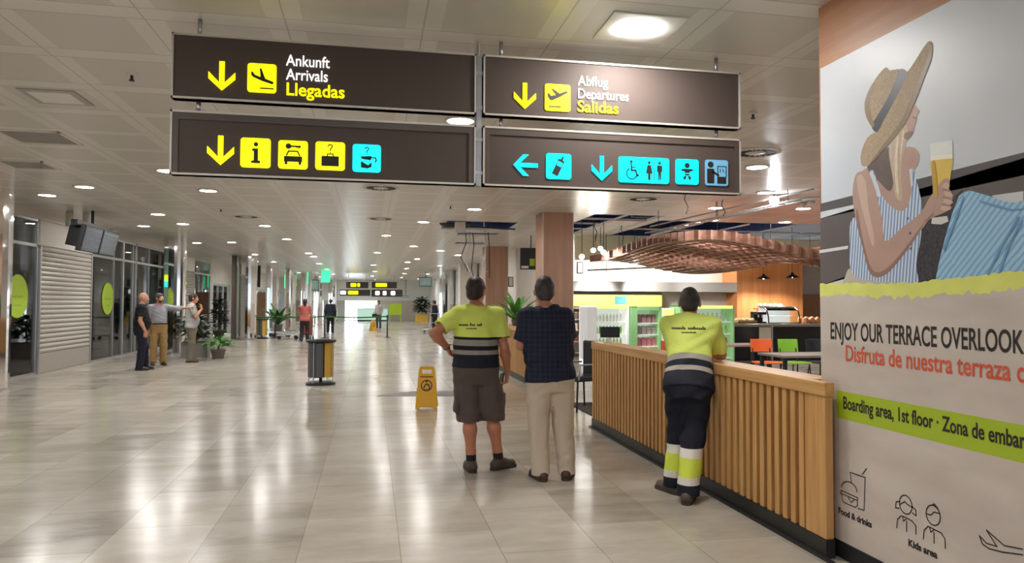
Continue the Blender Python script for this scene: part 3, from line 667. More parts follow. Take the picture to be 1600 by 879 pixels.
mur('arm', [cps([(36, 492), (62, 476), (92, 496), (108, 560), (124, 630), (135, 704), (190, 660), (250, 612), (275, 570), (296, 540), (322, 506), (340, 498), (346, 515), (340, 530), (352, 545), (356, 566), (348, 584), (352, 596), (338, 606), (318, 616), (285, 630), (262, 656), (222, 712), (180, 768), (138, 812), (104, 822), (80, 800), (62, 730), (40, 640), (28, 560)])], skinp, lab='bare arm and hand raising the glass')
skins = mk((150, 116, 104), var=.06, scale=10); skinl = mk((206, 174, 160), var=.03)  # darker and lighter skin for shading drawn into the poster picture
mur('arm_shading', [cps([(44, 600), (62, 700), (84, 780), (106, 806), (138, 794), (180, 752), (222, 698), (262, 644), (250, 668), (222, 712), (180, 768), (138, 812), (104, 822), (80, 800), (62, 730), (40, 640)])], skins)
mur('arm_shading', [cps([(42, 500), (58, 488), (72, 520), (80, 600), (98, 690), (92, 720), (70, 640), (50, 560)])], skinl)
mur('fingers', [cps([(332, 512), (346, 520), (340, 532), (322, 528)]), cps([(334, 540), (356, 552), (352, 560), (330, 552)]), cps([(330, 566), (356, 574), (350, 584), (328, 578)]), cps([(322, 590), (350, 594), (342, 604), (318, 602)])], skinl)
mur('finger_lines', [[cp(322, 533), cp(346, 540), cp(346, 543), cp(322, 537)], [cp(322, 558), cp(352, 566), cp(352, 569), cp(322, 562)], [cp(320, 582), cp(350, 588), cp(349, 591), cp(320, 586)], [cp(262, 640), cp(292, 612), cp(296, 616), cp(266, 646)]], skins)
mur('hat_shading', [cps([(289, 88), (280, 126), (262, 172), (246, 215), (226, 264), (206, 310), (182, 345), (152, 382), (124, 412), (100, 440), (84, 452), (120, 400), (160, 350), (190, 305), (215, 250), (238, 195), (258, 145), (276, 95)])], mk((138, 114, 92), var=.12, scale=60))  # shaded underside of the brim drawn into the print
mur('hat_shading', [cps([(92, 332), (72, 296), (68, 250), (84, 206), (96, 188), (88, 230), (84, 270), (92, 305), (100, 322)])], mk((144, 120, 96), var=.12, scale=60))  # shaded side of the crown drawn into the print
mur('hair_strands', [cps([(172, 372), (180, 366), (176, 430), (178, 500), (180, 552), (172, 540), (166, 470)]), cps([(192, 350), (198, 346), (192, 400), (184, 440), (186, 400)])], mk((226, 208, 186), var=.1, scale=40))
mur('jaw_shading', [cps([(200, 352), (222, 344), (224, 354), (206, 372), (198, 366)]), cps([(226, 296), (237, 300), (236, 306), (226, 303)])], skins)  # face shade drawn into the print
mur('shoulder_strap', [[cp(84, 482), cp(92, 474), cp(112, 520), cp(122, 556), cp(112, 560)], [cp(214, 470), cp(222, 466), cp(228, 520), cp(220, 530)]], mk((214, 218, 228)))
mur('buttons', [cps([(206, 628), (212, 626), (212, 634), (206, 634)]), cps([(214, 676), (220, 674), (220, 682), (214, 682)]), cps([(216, 726), (222, 724), (222, 732), (216, 732)])], mk((84, 96, 128)))
mur('beer_foam', [[cp(284, 428), cp(356, 420), cp(356, 434), cp(284, 442)]], mk((240, 234, 214)))
mur('beer_tone', [cps([(288, 448), (298, 446), (304, 500), (308, 555), (298, 558), (290, 510)])], mk((200, 160, 70)))
mur('cushion_folds', [[c3(690, 300), c3(760, 120), c3(800, 20), c3(806, 22), c3(770, 130), c3(702, 310)], [c3(880, 40), c3(1060, 90), c3(1120, 84), c3(1120, 92), c3(1050, 100), c3(900, 60)], [c3(1116, 150), c3(1040, 300), c3(990, 440), c3(978, 440), c3(1030, 290), c3(1110, 140)], [c3(1100, 130), c3(1000, 300), c3(930, 440), c3(920, 440), c3(985, 300), c3(1088, 128)]], mk((112, 154, 194), var=.05))
# torn lime edge and paper field
edge = []
for i in range(61):
    u = 1282.5 + (1600 - 1282.5) * i / 60
    t_ = i / 60; v = 443.5 + (442 - 443.5) * min(1, t_ / .45) if t_ < .45 else 442 - 20 * ((t_ - .45) / .55)
    edge.append(mp_(u, v + random.uniform(-2.2, 2.2)))
last = edge[-1]; sl = (edge[-1][1] - edge[-20][1]) / (edge[-1][0] - edge[-20][0])
for i in range(1, 30): a = last[0] + (PB - last[0]) * i / 29; edge.append((a, last[1] + .12 * sl * (a - last[0]) + random.uniform(-.004, .004)))
lowe = []
for a, b in reversed(edge): lowe.append((a, b - .075 + random.uniform(-.012, .012)))
k = NT('poster_paper'); n1 = k.noise(3, 5, stretch=(1, .7, 2)); k.l(k.ramp(n1, [(.3, srgb(192, 178, 170)), (.7, srgb(212, 199, 190))]), k.b.inputs['Base Color']); k.b.inputs['Roughness'].default_value = .5
mur('paper_field', [edge[:] + [(PB, .1), (PA, .1)]], k.m)
mur('torn_edge', [edge + lowe], mk((222, 224, 118), var=.05, scale=9), lab='torn lime yellow edge')
g0, g1, g2, g3 = mp_(1308, 603), mp_(1600, 672), mp_(1600, 725), mp_(1308, 650)
zt = (g0[1] + g1[1]) / 2; zb = (g2[1] + g3[1]) / 2
mur('green_band', [[(g0[0], zt), (PB, zt), (PB, zb), (g0[0], zb)]], mk((168, 190, 44)), lab='lime green band')
wt = .0024 + 48 * .00012
def mtext(s, a, vb, b, cap_u, mat, bold):
    pa = onX(a[0], a[1], XM - wt); pb = onX(b[0], b[1], XM - wt)
    p1 = V((pa.x, pb.y, pa.z)); q = onX(a[0], a[1] - cap_u, XM - wt)
    o = fit_text('lettering', s, mat, pa, p1, q.z - pa.z, None, bold, .0002); o.matrix_basis = MURI @ o.matrix_basis; o.parent = MUR; return o
mtext('ENJOY OUR TERRACE OVERLOOK', (1297, 528.5), 0, (1597, 551), 25, M['ink'], .0022)
mtext('Disfruta de nuestra terraza c', (1320.5, 563), 0, (1599, 597), 24, M['red'], .0022)
mtext('Boarding area, 1st floor \u00b7 Zona de embar', (1317, 637.5), 0, (1600, 696), 18.5, M['ink'], .0022)
c8 = lambda x, y: mp_(1290 + x / 4.652, 690 + y / 4.651)
def mlines(name, strokes, w=.006, lab=None):
    bm = BM()
    for st in strokes: stroke(bm, [c8(*p) for p in st], w, fm, wt - .0002, wt + .0002)
    o = obj(name, bm, M['ink']); o.matrix_basis = MURI; o.parent = MUR
    if lab: o['label'] = lab
def arc8(c, r, ry, a0, a1, tilt=0, n=16):
    out = []
    for i in range(n + 1):
        a = R(a0 + (a1 - a0) * i / n); x, y = r * cos(a), -ry * sin(a); out.append((c[0] + x, c[1] + y + x * tilt))
    return out
mlines('burger_symbol', [arc8((180, 345), 56, 55, 0, 180, .3), [(122, 352), (118, 372), (240, 425), (242, 405), (122, 352)], [(128, 380), (130, 425), (145, 440), (225, 475), (240, 460), (240, 428)], [(175, 405), (195, 440), (215, 420)],
    [(196, 292), (188, 220), (296, 258), (288, 496), (245, 482)], [(275, 235), (308, 192)]], lab='outline burger and drink symbol')
mlines('child_symbol', [arc8((592, 455), 46, 68, 0, 360, .35), [(548, 455), (585, 432), (600, 450), (640, 475)], [(548, 430), (522, 435), (518, 478), (545, 480)], [(640, 470), (665, 495), (668, 535), (640, 515)],
    [(526, 622), (532, 560), (560, 535), (600, 552), (640, 575), (666, 610), (666, 668)], [(598, 575), (598, 650)], [(570, 545), (575, 575), (595, 560)]], lab='outline girl symbol')
mlines('child_symbol', [arc8((792, 532), 52, 72, 0, 360, .35), [(742, 520), (775, 530), (800, 508), (840, 520)], [(785, 458), (800, 450), (828, 485)], [(720, 705), (726, 640), (755, 612), (800, 635), (850, 660), (878, 705), (880, 772)], [(798, 655), (798, 735)], [(765, 620), (775, 655), (800, 635)]], lab='outline boy symbol')
mlines('plane_symbol', [[(1128, 680), (1150, 740), (1200, 775), (1300, 800), (1442, 818)], [(1128, 680), (1180, 735), (1255, 758), (1180, 640), (1310, 752), (1442, 778)]], lab='outline aeroplane symbol')
def mtext8(s, x0, y0, x1, y1, cap):
    a = (1290 + x0 / 4.652, 690 + y0 / 4.651); b = (1290 + x1 / 4.652, 690 + y1 / 4.651); mtext(s, a, 0, b, cap / 4.651, M['ink'], .002)
mtext8('Food & drinks', 92, 515, 330, 635, 42); mtext8('Kids area', 600, 752, 806, 858, 48)

# ------------------------------------------------------------------ slatted wooden counters
def counter(x0, ya, yb, label, post=None):
    t = thing('slatted_counter', label, 'counter', (x0, ya, 0)); L = yb - ya; d = .25
    pitch = .094; n = int(L / pitch); bm = BM()
    for i in range(n):
        y = (i + .5) * L / n; box(bm, .008, .05, y - .0265, y + .0265, .11, .965)
    obj('slat_cladding', bm, M['slat'], t, bevel=.004)
    bm = BM(); box(bm, .05, d - .02, 0, L, .11, .965); obj('body_panel', bm, M['slatback'], t)
    bm = BM(); box(bm, 0, d, 0, L, .965, 1.05); obj('top_rail', bm, M['slatrail'], t, bevel=.006)
    bm = BM(); box(bm, .006, d - .01, 0, L, 0, .11); obj('plinth', bm, M['plinth'], t)
    if post:
        bm = BM(); box(bm, .004, .058, post - ya, 0, .11, .965); obj('end_post', bm, M['slat'], t, bevel=.006)
        bm = BM(); box(bm, -.004, .062, post - ya - .008, 0, .965, 1.05); obj('rail_end', bm, M['slatrail'], t, bevel=.006)
        bm = BM(); box(bm, -.002, .06, post - ya - .006, 0, 0, .11); obj('plinth_end', bm, M['plinth'], t)
    return t
counter(2.69, 4.11, 8.58, 'near slatted oak counter that the man in navy trousers leans on', 3.9)
counter(2.88, 10.9, 17.8, 'farther slatted oak counter with a potted plant on it')
struct('trim_3', box(BM(), 2.655, 2.69, 3.7, 8.58, 0, .012), M['dark'])
# display screen standing on the counter
t = thing('display_screen', 'small black screen on the far end of the near counter', 'screen', (2.86, 8.36, 1.05), R(-8))
bm = BM(); box(bm, -.12, .12, -.012, .012, .06, .19); obj('panel', bm, M['black'], t, bevel=.006)
bm = BM(); box(bm, -.07, .03, -.05, .05, 0, .012); box(bm, -.02, .02, -.008, .008, .01, .08); obj('stand', bm, M['paper'], t, bevel=.003)
# door mat in the gap
bm = BM(); box(bm, 2.95, 4.3, 9.0, 10.6, 0, .012); o = obj('floor_mat', bm, P('dark_mat', srgb(58, 46, 42), .9, var=.2, scale=60)); tag(o, 'dark brown floor mat in the gap between the two slatted counters', 'mat')

# ------------------------------------------------------------------ plants
def leaf_blade(bm, base, az, el, L, w, droop=.6, seg=6):
    prev = None; p = V(base); e = el
    for i in range(seg + 1):
        t_ = i / seg; ww = w * (sin(pi * (t_ * .86 + .07)) ** .8) / 2
        d = V((cos(az) * cos(e), sin(az) * cos(e), sin(e))); s = V((-sin(az), cos(az), 0)); nn = s.cross(d)
        a = bm.verts.new(p - s * ww + nn * ww * .35); b = bm.verts.new(p); c = bm.verts.new(p + s * ww + nn * ww * .35)
        if prev: bm.faces.new((prev[0], prev[1], b, a)); bm.faces.new((prev[1], prev[2], c, b))
        prev = (a, b, c); p = p + d * (L / seg); e -= droop / seg
def plant(name, label, loc, kind, h, r, pot, leafmat, group=None, nleaf=40, potsize=(.2, .3), square=False):
    t = thing(name, label, 'plant', loc, 0, group); pw, ph = potsize
    bm = BM()
    if square:
        box(bm, -pw, pw, -pw * .6, pw * .6, 0, ph)
    else: lathe(bm, [(pw * .7, 0), (pw * .95, ph * .9), (pw * 1.05, ph * .9), (pw * 1.05, ph), (pw * .9, ph), (pw * .88, ph - .03)], seg=24)
    obj('pot', bm, pot, t, not square, bevel=.006 if square else 0)
    bm = BM()
    if square: box(bm, -pw * .9, pw * .9, -pw * .5, pw * .5, ph - .01, ph + .008)
    else: lathe(bm, [(pw * .88, ph - .03), (.01, ph - .025)], seg=20)
    obj('soil', bm, M['soil'], t)
    bm = BM(); bs = BM()
    if kind == 'rosette':
        for i in range(nleaf):
            az = i * 2.4; el = R(88 - 50 * (i / nleaf) + random.uniform(-8, 8)); leaf_blade(bm, (random.uniform(-.03, .03), random.uniform(-.03, .03), ph - .02), az, el, h * random.uniform(.75, 1.05), r, .9)
        tube(bs, [(0, 0, ph - .03), (0, 0, ph + h * .2)], .02, 8)
    else:
        tube(bs, [(0, 0, ph - .03), (.02, 0, ph + h * .5), (0, .01, ph + h * .9)], [.025, .02, .01], 8)
        for i in range(nleaf):
            t_ = random.random() ** .8; z = ph + h * (.12 + .85 * t_); az = random.uniform(0, 2 * pi)
            rr = r * (1.05 - .75 * t_ if kind == 'cone' else sin(pi * (.2 + .7 * t_))) * random.uniform(.2, 1)
            leaf_blade(bm, (cos(az) * rr * .6, sin(az) * rr * .6, z), az, R(random.uniform(-10, 50)), r * random.uniform(.5, .8), r * .24, .9, 4)
    obj('stem', bs, M['stem'], t); obj('foliage', bm, leafmat, t, True)
    return t
plant('potted_plant', 'green leafy plant standing on the farther slatted counter', (3.0, 14.8, 1.05), 'rosette', .66, .15, M['pot'], M['leaflight'], nleaf=16, potsize=(.11, .13))
plant('potted_plant', 'leafy plant in a grey planter beside the second chrome column', (-4.75, 21.2, 0), 'bush', .7, .52, M['pot'], M['leafdark'], nleaf=110, potsize=(.34, .42), square=True)
plant('potted_plant', 'small fresh plant in a low pot behind the grey-trousered man', (-4.05, 20.6, 0), 'bush', .34, .42, M['pot'], M['leaflight'], nleaf=60, potsize=(.2, .24))
plant('potted_plant', 'tall dark plant standing before the bright glass door', (-6.3, 32.2, 0), 'cone', 1.3, .45, M['pot'], M['leafdark'], nleaf=150, potsize=(.26, .36))
plant('potted_plant', 'dark palm-like plant left of the far luggage trolleys', (-4.3, 35.2, 0), 'rosette', 1.15, .2, M['pot'], M['leaf'], nleaf=22, potsize=(.24, .5))
plant('potted_plant', 'tall dark bush in a yellowish box by the far end wall', (4.0, 58.2, 0), 'bush', 1.35, .75, M['yellowbin'], M['leafdark'], nleaf=160, potsize=(.5, .62), square=True)

# ------------------------------------------------------------------ chrome columns
def column(x, y, r, label, n=22):
    t = thing('chrome_column', label, 'column', (x, y, 0))
    bm = BM(); random.seed(int(abs(x * 100 + y)))
    pts = []
    for i in range(n):
        a = 2 * pi * i / n; rr = r * (1 + random.uniform(-.05, .03)); pts.append((rr * cos(a), rr * sin(a)))
    prism(bm, pts, lambda a, b, w: V((a, b, w)), .06, CZ)
    obj('mirror_cladding', bm, M['chrome'], t)
    bm = BM(); lathe(bm, [(r * 1.02, 0), (r * 1.02, .06), (r * .9, .06)], seg=28); obj('base_ring', bm, M['steel'], t)
    return t
for x, y, r, lab in ((-6.34, 13.6, .32, 'faceted mirror chrome column cut by the left edge, beside the first glass pane'), (-5.62, 22.4, .3, 'mirror chrome column behind the pointing man'), (-4.95, 30.9, .36, 'mirror chrome column left of the far yellow and grey bin'),
                     (-4.75, 36.6, .3, 'slim chrome column behind the far palm-like plant'), (-4.3, 40.5, .3, 'chrome column left of the far luggage trolley'), (-3.9, 45.5, .32, 'far chrome column behind the woman in red'), (-3.6, 51.5, .32, 'far chrome column left of the man in black'), (-2.9, 57, .33, 'farthest chrome column behind the man in black'),
                     (4.35, 41.5, .46, 'broad chrome column at the right of the far hall')):
    column(x, y, r, lab)
random.seed(11)
bm = BM(); box(bm, 4.1, 4.9, 33.6, 34.4, 0, CZ); struct('pillar_4', bm, M['white'])
bm = BM(); box(bm, -5.62, -5.42, 31.0, 31.4, 0, CZ); struct('pillar_5', bm, P('dark_stone_pillar', srgb(112, 102, 94), .3))
bm = BM(); box(bm, -6.6, -4.8, 39.6, 39.75, 0, 2.05); o = obj('screen_partition', bm, P('brown_partition', srgb(168, 128, 104), .5), bevel=.01); tag(o, 'plain brown partition panel standing beyond the far bin', 'partition')
bm = BM(); box(bm, -5.9, -5.65, 38.9, 39.0, 2.3, CZ - .001); o = obj('hanging_banner', bm, M['dark']); tag(o, 'narrow dark vertical banner hanging above the brown partition', 'banner')

# ------------------------------------------------------------------ flight monitors on a black pole
def monitor(y, label, x=-5.6, z=2.78):
    t = thing('flight_monitor', label, 'monitor', (x, y, z), 0, None)
    mx = Matrix.Rotation(R(12), 4, 'Y')
    bm = BM(); box(bm, -.1, .0, -.47, .47, -.27, .27, mx); box(bm, -.34, -.1, -.36, .36, -.2, .2, mx); obj('housing', bm, M['black'], t, bevel=.01)
    bm = BM(); box(bm, .0, .004, -.44, .44, -.24, .24, mx); obj('screen', bm, M['screen'], t)
    bm = BM()
    for i in range(9): box(bm, .004, .006, -.4, .4 - .1 * (i % 3), .12 - i * .038, .128 - i * .038, mx)
    box(bm, .004, .006, -.4, .4, .17, .2, mx)
    obj('rows', bm, P('screen_rows', srgb(128, 130, 136), .5), t)
    return t
a_ = monitor(15.98, 'hanging black flight monitor, the nearer of the left pair'); monitor(16.95, 'hanging black flight monitor, the farther of the left pair')
t = thing('monitor_bracket', 'black ceiling pole carrying the two flight monitors', 'bracket', (-5.75, 16.4, 3.05))
bm = BM(); tube(bm, [(0, 0, .08), (0, 0, CZ - 3.05)], .03, 10); obj('pole', bm, M['black'], t)
bm = BM(); box(bm, -.06, .06, -.95, 1.0, -.03, .09); obj('crossbar', bm, M['black'], t, bevel=.005)
for x, y, lab in ((-6.25, 16.55, 'white cylinder lamp left of the monitor pole'), (-6.0, 16.75, 'white cylinder lamp right beside the monitor pole')):
    bm = BM(); lathe(bm, [(.07, 0), (.07, .3), (.05, .32)], (0, 0, 0), 20); o = obj('cylinder_lamp', bm, M['white'], None, True); o.location = (x, y, CZ - .32); tag(o, lab, 'lamp')

# ------------------------------------------------------------------ litter bins, wet-floor signs
def half_bin(bm, a0, a1, r, z0, z1, cx):
    pts = [(cx + r * cos(R(a0 + (a1 - a0) * i / 18)), r * sin(R(a0 + (a1 - a0) * i / 18))) for i in range(19)]
    prism(bm, pts, lambda a, b, w: V((a, b, w)), z0, z1)
def bin_(loc, rz, label):
    t = thing('litter_bin', label, 'bin', loc, rz)
    bm = BM(); lathe(bm, [(.27, 0), (.27, .035), (.25, .05), (.02, .052)], seg=36); obj('base', bm, M['dark'], t)
    bm = BM(); half_bin(bm, 90, 270, .225, .14, .78, -.01); obj('grey_barrel', bm, M['bingrey'], t, bevel=.008)
    bm = BM(); half_bin(bm, -90, 90, .225, .14, .78, .012); obj('yellow_barrel', bm, M['yellowbin'], t, bevel=.008)
    bm = BM(); lathe(bm, [(.27, .785), (.275, .8), (.27, .83), (.2, .835), (.19, .82), (.13, .82), (.12, .835), (.02, .84)], seg=36); obj('lid', bm, M['dark'], t, True)
    bm = BM()
    for a in (45, 135, 225, 315): tube(bm, [(.248 * cos(R(a)), .248 * sin(R(a)), .04), (.248 * cos(R(a)), .248 * sin(R(a)), .79)], .009, 8)
    obj('frame_rods', bm, M['steel'], t)
    bm = BM(); tube(bm, [(0, 0, .05), (0, 0, .15)], .03, 10); obj('pedestal', bm, M['dark'], t)
bin_((-.91, 13.84, 0), R(18), 'round dark grey litter bin with a yellow half in the middle of the floor')
bin_((-4.5, 31.6, 0), R(10), 'far grey and yellow litter bin beside a chrome column')
def wet_sign(loc, rz, label, k=1.0):
    t = thing('wet_floor_sign', label, 'wet floor sign', loc, rz)
    for sgn, nm in ((-1, 'front_panel'), (1, 'back_panel')):
        tilt = Matrix.Translation((0, 0, .6)) @ Matrix.Rotation(R(13) * sgn, 4, 'X') @ Matrix.Translation((0, 0, -.6))
        f = lambda a, b, w: tilt @ V((a, -w * -sgn, b))
        out = [(-.155, 0), (-.1, 0), (-.09, .02), (.09, .02), (.1, 0), (.155, 0), (.115, .54), (.105, .585), (.085, .605), (-.085, .605), (-.105, .585), (-.115, .54)]
        bm = BM(); a, b = 0.0, .014
        # panel with a handle hole: lower body, two cheeks, top grip
        low = [(-.155, 0), (-.1, 0), (-.09, .02), (.09, .02), (.1, 0), (.155, 0), (.119, .5), (-.119, .5)]
        for poly in (low, [(-.119, .5), (-.07, .5), (-.07, .56), (-.105, .585), (-.115, .54)], [(.07, .5), (.119, .5), (.115, .54), (.105, .585), (.07, .56)], [(-.07, .56), (.07, .56), (.105, .585), (.085, .605), (-.085, .605), (-.105, .585)]):
            prism(bm, poly, f, a, b)
        p = obj(nm, bm, M['yellow'], t)
        if sgn == -1:
            bm = BM(); g = f
            stroke(bm, ringpts((0, .33), .075, 0, 360, 20), .014, g, .0142, .0155)
            stroke(bm, [(-.04, .3), (-.01, .35), (.03, .34), (.045, .29)], .018, g, .0142, .0155); disc(bm, (0, .385), .014, g, .0142, .0155, 12)
            stroke(bm, [(-.05, .275), (.05, .275)], .01, g, .0142, .0155)
            obj('slip_symbol', bm, M['ink'], p)
            bm = BM()
            for x0, x1 in ((-.085, -.05), (-.042, -.005), (.008, .04), (.048, .085)): stroke(bm, [(x0, .455), (x1, .455)], .022, g, .0142, .0155)
            obj('faded_print', bm, M['brownink'], p)
wet_sign((.8, 10.42, 0), R(-8), 'yellow wet floor sign on the marble left of the three men')
wet_sign((.11, 38.4, 0), R(30), 'far yellow wet floor sign before the end wall desk')
# thin grey patch laid on the floor
bm = BM(); prism(bm, [(.1, 11.9), (1.55, 11.7), (1.7, 12.25), (1.0, 12.55), (.35, 12.35)], lambda a, b, w: V((a, b, w)), 0, .003); o = obj('floor_patch', bm, P('grey_patch', srgb(112, 106, 104), .5)); tag(o, 'dull grey patch on the floor behind the yellow wet floor sign', 'floor patch')

# ------------------------------------------------------------------ far hall furniture
def stanchion(x, y, label, belt_to=None):
    t = thing('belt_barrier', label, 'barrier post', (x, y, 0))
    bm = BM(); lathe(bm, [(.17, 0), (.17, .012), (.06, .03), (.03, .04)], seg=24); obj('base', bm, M['dark'], t, True)
    bm = BM(); tube(bm, [(0, 0, .03), (0, 0, .92)], .03, 12); obj('post', bm, M['dark'], t, True)
    bm = BM(); lathe(bm, [(.035, .86), (.04, .87), (.04, .97), (.03, .985)], seg=16); obj('belt_head', bm, M['black'], t)
    if belt_to is not None:
        bm = BM(); d = V(belt_to) - V((x, y, 0)); L = d.length; d.normalize(); s = d.cross(V((0, 0, 1))) * .0015
        prev = None
        for i in range(13):
            p = d * L * i / 12 + V((0, 0, .925 - .05 * sin(pi * i / 12)))
            c = [bm.verts.new(p + s * a + V((0, 0, .03 * b))) for a, b in ((-1, -1), (1, -1), (1, 1), (-1, 1))]
            if prev:
                for j in range(4): bm.faces.new((prev[j], prev[(j + 1) % 4], c[(j + 1) % 4], c[j]))
            prev = c
        obj('belt', bm, M['leaf'], t)
stanchion(.7, 31.9, 'dark belt barrier post at the right end of the green belt', (-1.91, 31.9, 0)); stanchion(-1.95, 31.9, 'dark belt barrier post before the man in black', (-3.96, 31.9, 0)); stanchion(-4.0, 31.9, 'dark belt barrier post beside the far bin', (-5.3, 31.9, 0))
def trolley(loc, rz, label):
    t = thing('luggage_trolley', label, 'trolley', loc, rz)
    bm = BM()
    for s in (-.26, .26): tube(bm, [(s, .45, .16), (s, -.35, .2), (s, -.45, .4), (s, -.5, 1.0)], .018, 8)
    tube(bm, [(-.26, -.5, 1.0), (.26, -.5, 1.0)], .022, 8); tube(bm, [(-.26, -.46, .55), (.26, -.46, .55)], .015, 8); tube(bm, [(-.26, .45, .16), (.26, .45, .16)], .018, 8)
    obj('frame', bm, M['steel'], t)
    bm = BM(); box(bm, -.25, .25, -.36, .44, .2, .225); obj('deck', bm, M['galv'], t)
    for x, y in ((-.24, -.3), (.24, -.3), (-.2, .38), (.2, .38)):
        bm = BM(); lathe(bm, [(.03, -.02), (.075, -.02), (.075, .02), (.03, .02)], (0, 0, 0), 18, Matrix.Translation((x, y, .075)) @ Matrix.Rotation(R(90), 4, 'Y')); obj('wheel', bm, M['black'], t)
    return t
trolley((-4.0, 33.2, 0), R(-70), 'steel luggage trolley beside the far palm-like plant'); trolley((-3.35, 31.0, 0), R(100), 'steel luggage trolley standing left of the woman in red'); trolley((-2.55, 29.95, 0), R(178), 'luggage trolley pushed by the woman in red, loaded with a case')
def suitcase(loc, rz, label, mat, s=(.46, .3, .7)):
    t = thing('suitcase', label, 'suitcase', loc, rz)
    bm = BM(); box(bm, -s[0] / 2, s[0] / 2, -s[1] / 2, s[1] / 2, 0, s[2]); o = obj('shell', bm, mat, t, bevel=.03)
    bm = BM(); tube(bm, [(-.1, 0, s[2]), (-.1, 0, s[2] + .05), (.1, 0, s[2] + .05), (.1, 0, s[2])], .012, 8); obj('handle', bm, M['black'], t)
suitcase((-2.55, 30.05, .225), 0, 'red brown suitcase standing on the trolley of the woman in red', P('brick_case', srgb(150, 88, 70), .5))
trolley((2.95, 36.1, 0), R(20), 'trolley with dark wheels by the person in dark clothes at far right')
# information desk at the far end
t = thing('information_desk', 'pale mint information desk at the far end of the hall', 'desk', (-.15, Y1 - 1.2, 0))
bm = BM(); box(bm, -1.0, 1.5, 0, .6, .1, 1.0); obj('front_panel', bm, M['mint'], t, bevel=.01)
bm = BM(); box(bm, -1.05, 1.55, -.05, .65, 1.0, 1.05); obj('desk_top', bm, M['white'], t, bevel=.008)
bm = BM(); box(bm, -.95, 1.45, .05, .55, 0, .1); obj('plinth', bm, M['dark'], t)
bm = BM(); box(bm, 1.35, 2.3, 55.9, 56.0, .6, 1.45); box(bm, 1.4, 1.46, 55.92, 55.98, 0, .6); box(bm, 2.2, 2.26, 55.92, 55.98, 0, .6); o = obj('notice_board', bm, M['lime']); tag(o, 'lime green board standing right of the far information desk', 'board')
# far hanging sign group
def far_sign(u0, v0, u1, v1, y, lab, bits):
    a = onY(u0, v0, y); b = onY(u1, v1, y); t = thing('hanging_sign', lab, 'sign', ((a.x + b.x) / 2, y, b.z))
    w = (b.x - a.x) / 2; h = a.z - b.z
    bm = BM(); box(bm, -w, w, 0, .2, 0, h); obj('casing', bm, P('far_sign_brown', srgb(60, 52, 50), .4), t, bevel=.01)
    bm = BM()
    for x in (-w * .8, w * .8): tube(bm, [(x, .1, h), (x, .1, (CZ if v0 < 445 else onY(u0, 450.5, y).z) - b.z)], .02, 8)
    obj('hanging_rod', bm, M['steel'], t)
    for (p0, p1, mt) in bits:
        bm = BM(); prism(bm, rrect(-w + 2 * w * p0, -w + 2 * w * p1, h * .22, h * .8, h * .12), lambda p, q, ww: V((p, -ww, q)), 0, .01); obj('lit_symbol', bm, M[mt], t)
far_sign(541, 440, 575.5, 450, 50, 'far upper left hanging sign with a yellow symbol', [(.2, .45, 'signyel'), (.5, .62, 'signyel')])
far_sign(581, 440, 620, 450, 50, 'far upper right hanging sign with a long yellow symbol', [(.15, .6, 'signyel')])
far_sign(531, 452, 578.5, 462, 50, 'far lower left hanging sign with white and yellow symbols', [(.02, .2, 'signwhite'), (.27, .6, 'signyel')])
far_sign(580.5, 452, 629, 463.5, 50, 'far lower right hanging sign with three white symbols', [(.12, .26, 'signwhite'), (.36, .48, 'signwhite'), (.62, .76, 'signwhite')])
M['greenlit'] = P('green_lit', (.05, .6, .3), .4, emit=((.03, .6, .24), 1.0), var=0)
for u, v0, v1, y, w, lab in ((509, 419, 441, 44, .26, 'bright green lit box hanging above the man in black'), (448.5, 428, 450, 43, .13, 'narrow green lit box hanging left of the brighter green one')):
    a = onY(u, v0, y); b = onY(u, v1, y); t = thing('green_light_box', lab, 'lit sign', (a.x, y, b.z))
    bm = BM(); box(bm, -w, w, -.08, .08, 0, a.z - b.z); obj('lit_body', bm, M['greenlit'], t, bevel=.02)
    bm = BM(); tube(bm, [(0, 0, a.z - b.z), (0, 0, CZ - b.z)], .02, 8); obj('hanging_rod', bm, M['steel'], t)
def far_monitor(u, v, y, w, h, lab, rz=0):
    p = onY(u, v, y); t = thing('hanging_monitor', lab, 'monitor', p, rz)
    bm = BM(); box(bm, -w, w, -.06, .06, -h, h); obj('housing', bm, M['black'], t, bevel=.01)
    bm = BM(); box(bm, -w * .92, w * .92, -.065, -.06, -h * .88, h * .88); obj('screen', bm, P('dark_screen', srgb(74, 92, 86), .2, emit=((.12, .17, .15), .5), var=.3, scale=3), t)
    bm = BM(); tube(bm, [(0, .02, h), (0, .02, CZ - p.z)], .025, 8); obj('pole', bm, M['dark'], t)
far_monitor(665, 440, 44, .38, .28, 'dark hanging monitor before the far end wall', R(-12)); far_monitor(487, 445, 48, .45, .35, 'dark hanging monitor left of the man in black', R(10)); far_monitor(634, 463, 60, .28, .1, 'tiny dark box hanging right of the far signs')

# ------------------------------------------------------------------ opened-up ceiling over the food court
def rail(name, pts, r, mat, label, cat, seg=6):
    bm = BM(); tube(bm, pts, r, seg); o = obj(name, bm, mat); return tag(o, label, cat)
t = thing('ceiling_grid', 'bare metal ceiling grid in the dark opening right of the near wood pillar', 'ceiling grid', (4.62, 14.5, CZ))
bm = BM()
for x in (0, .76, 1.53): box(bm, x, x + .03, 0, 4.4, 0, .035)
for y in (.0, .95, 1.9, 3.1, 4.37): box(bm, 0, 1.56, y, y + .03, 0, .035)
obj('t_bars', bm, M['white'], t)
t = thing('ceiling_grid', 'bare metal grid strips in the long dark ceiling opening over the food court', 'ceiling grid', (6.45, 15.9, CZ))
bm = BM()
for i in range(6): box(bm, i * 1.2, i * 1.2 + .03, -.2, 3.0, 0, .035)
box(bm, 0, 6.75, 1.4, 1.43, 0, .035); obj('t_bars', bm, M['white'], t)
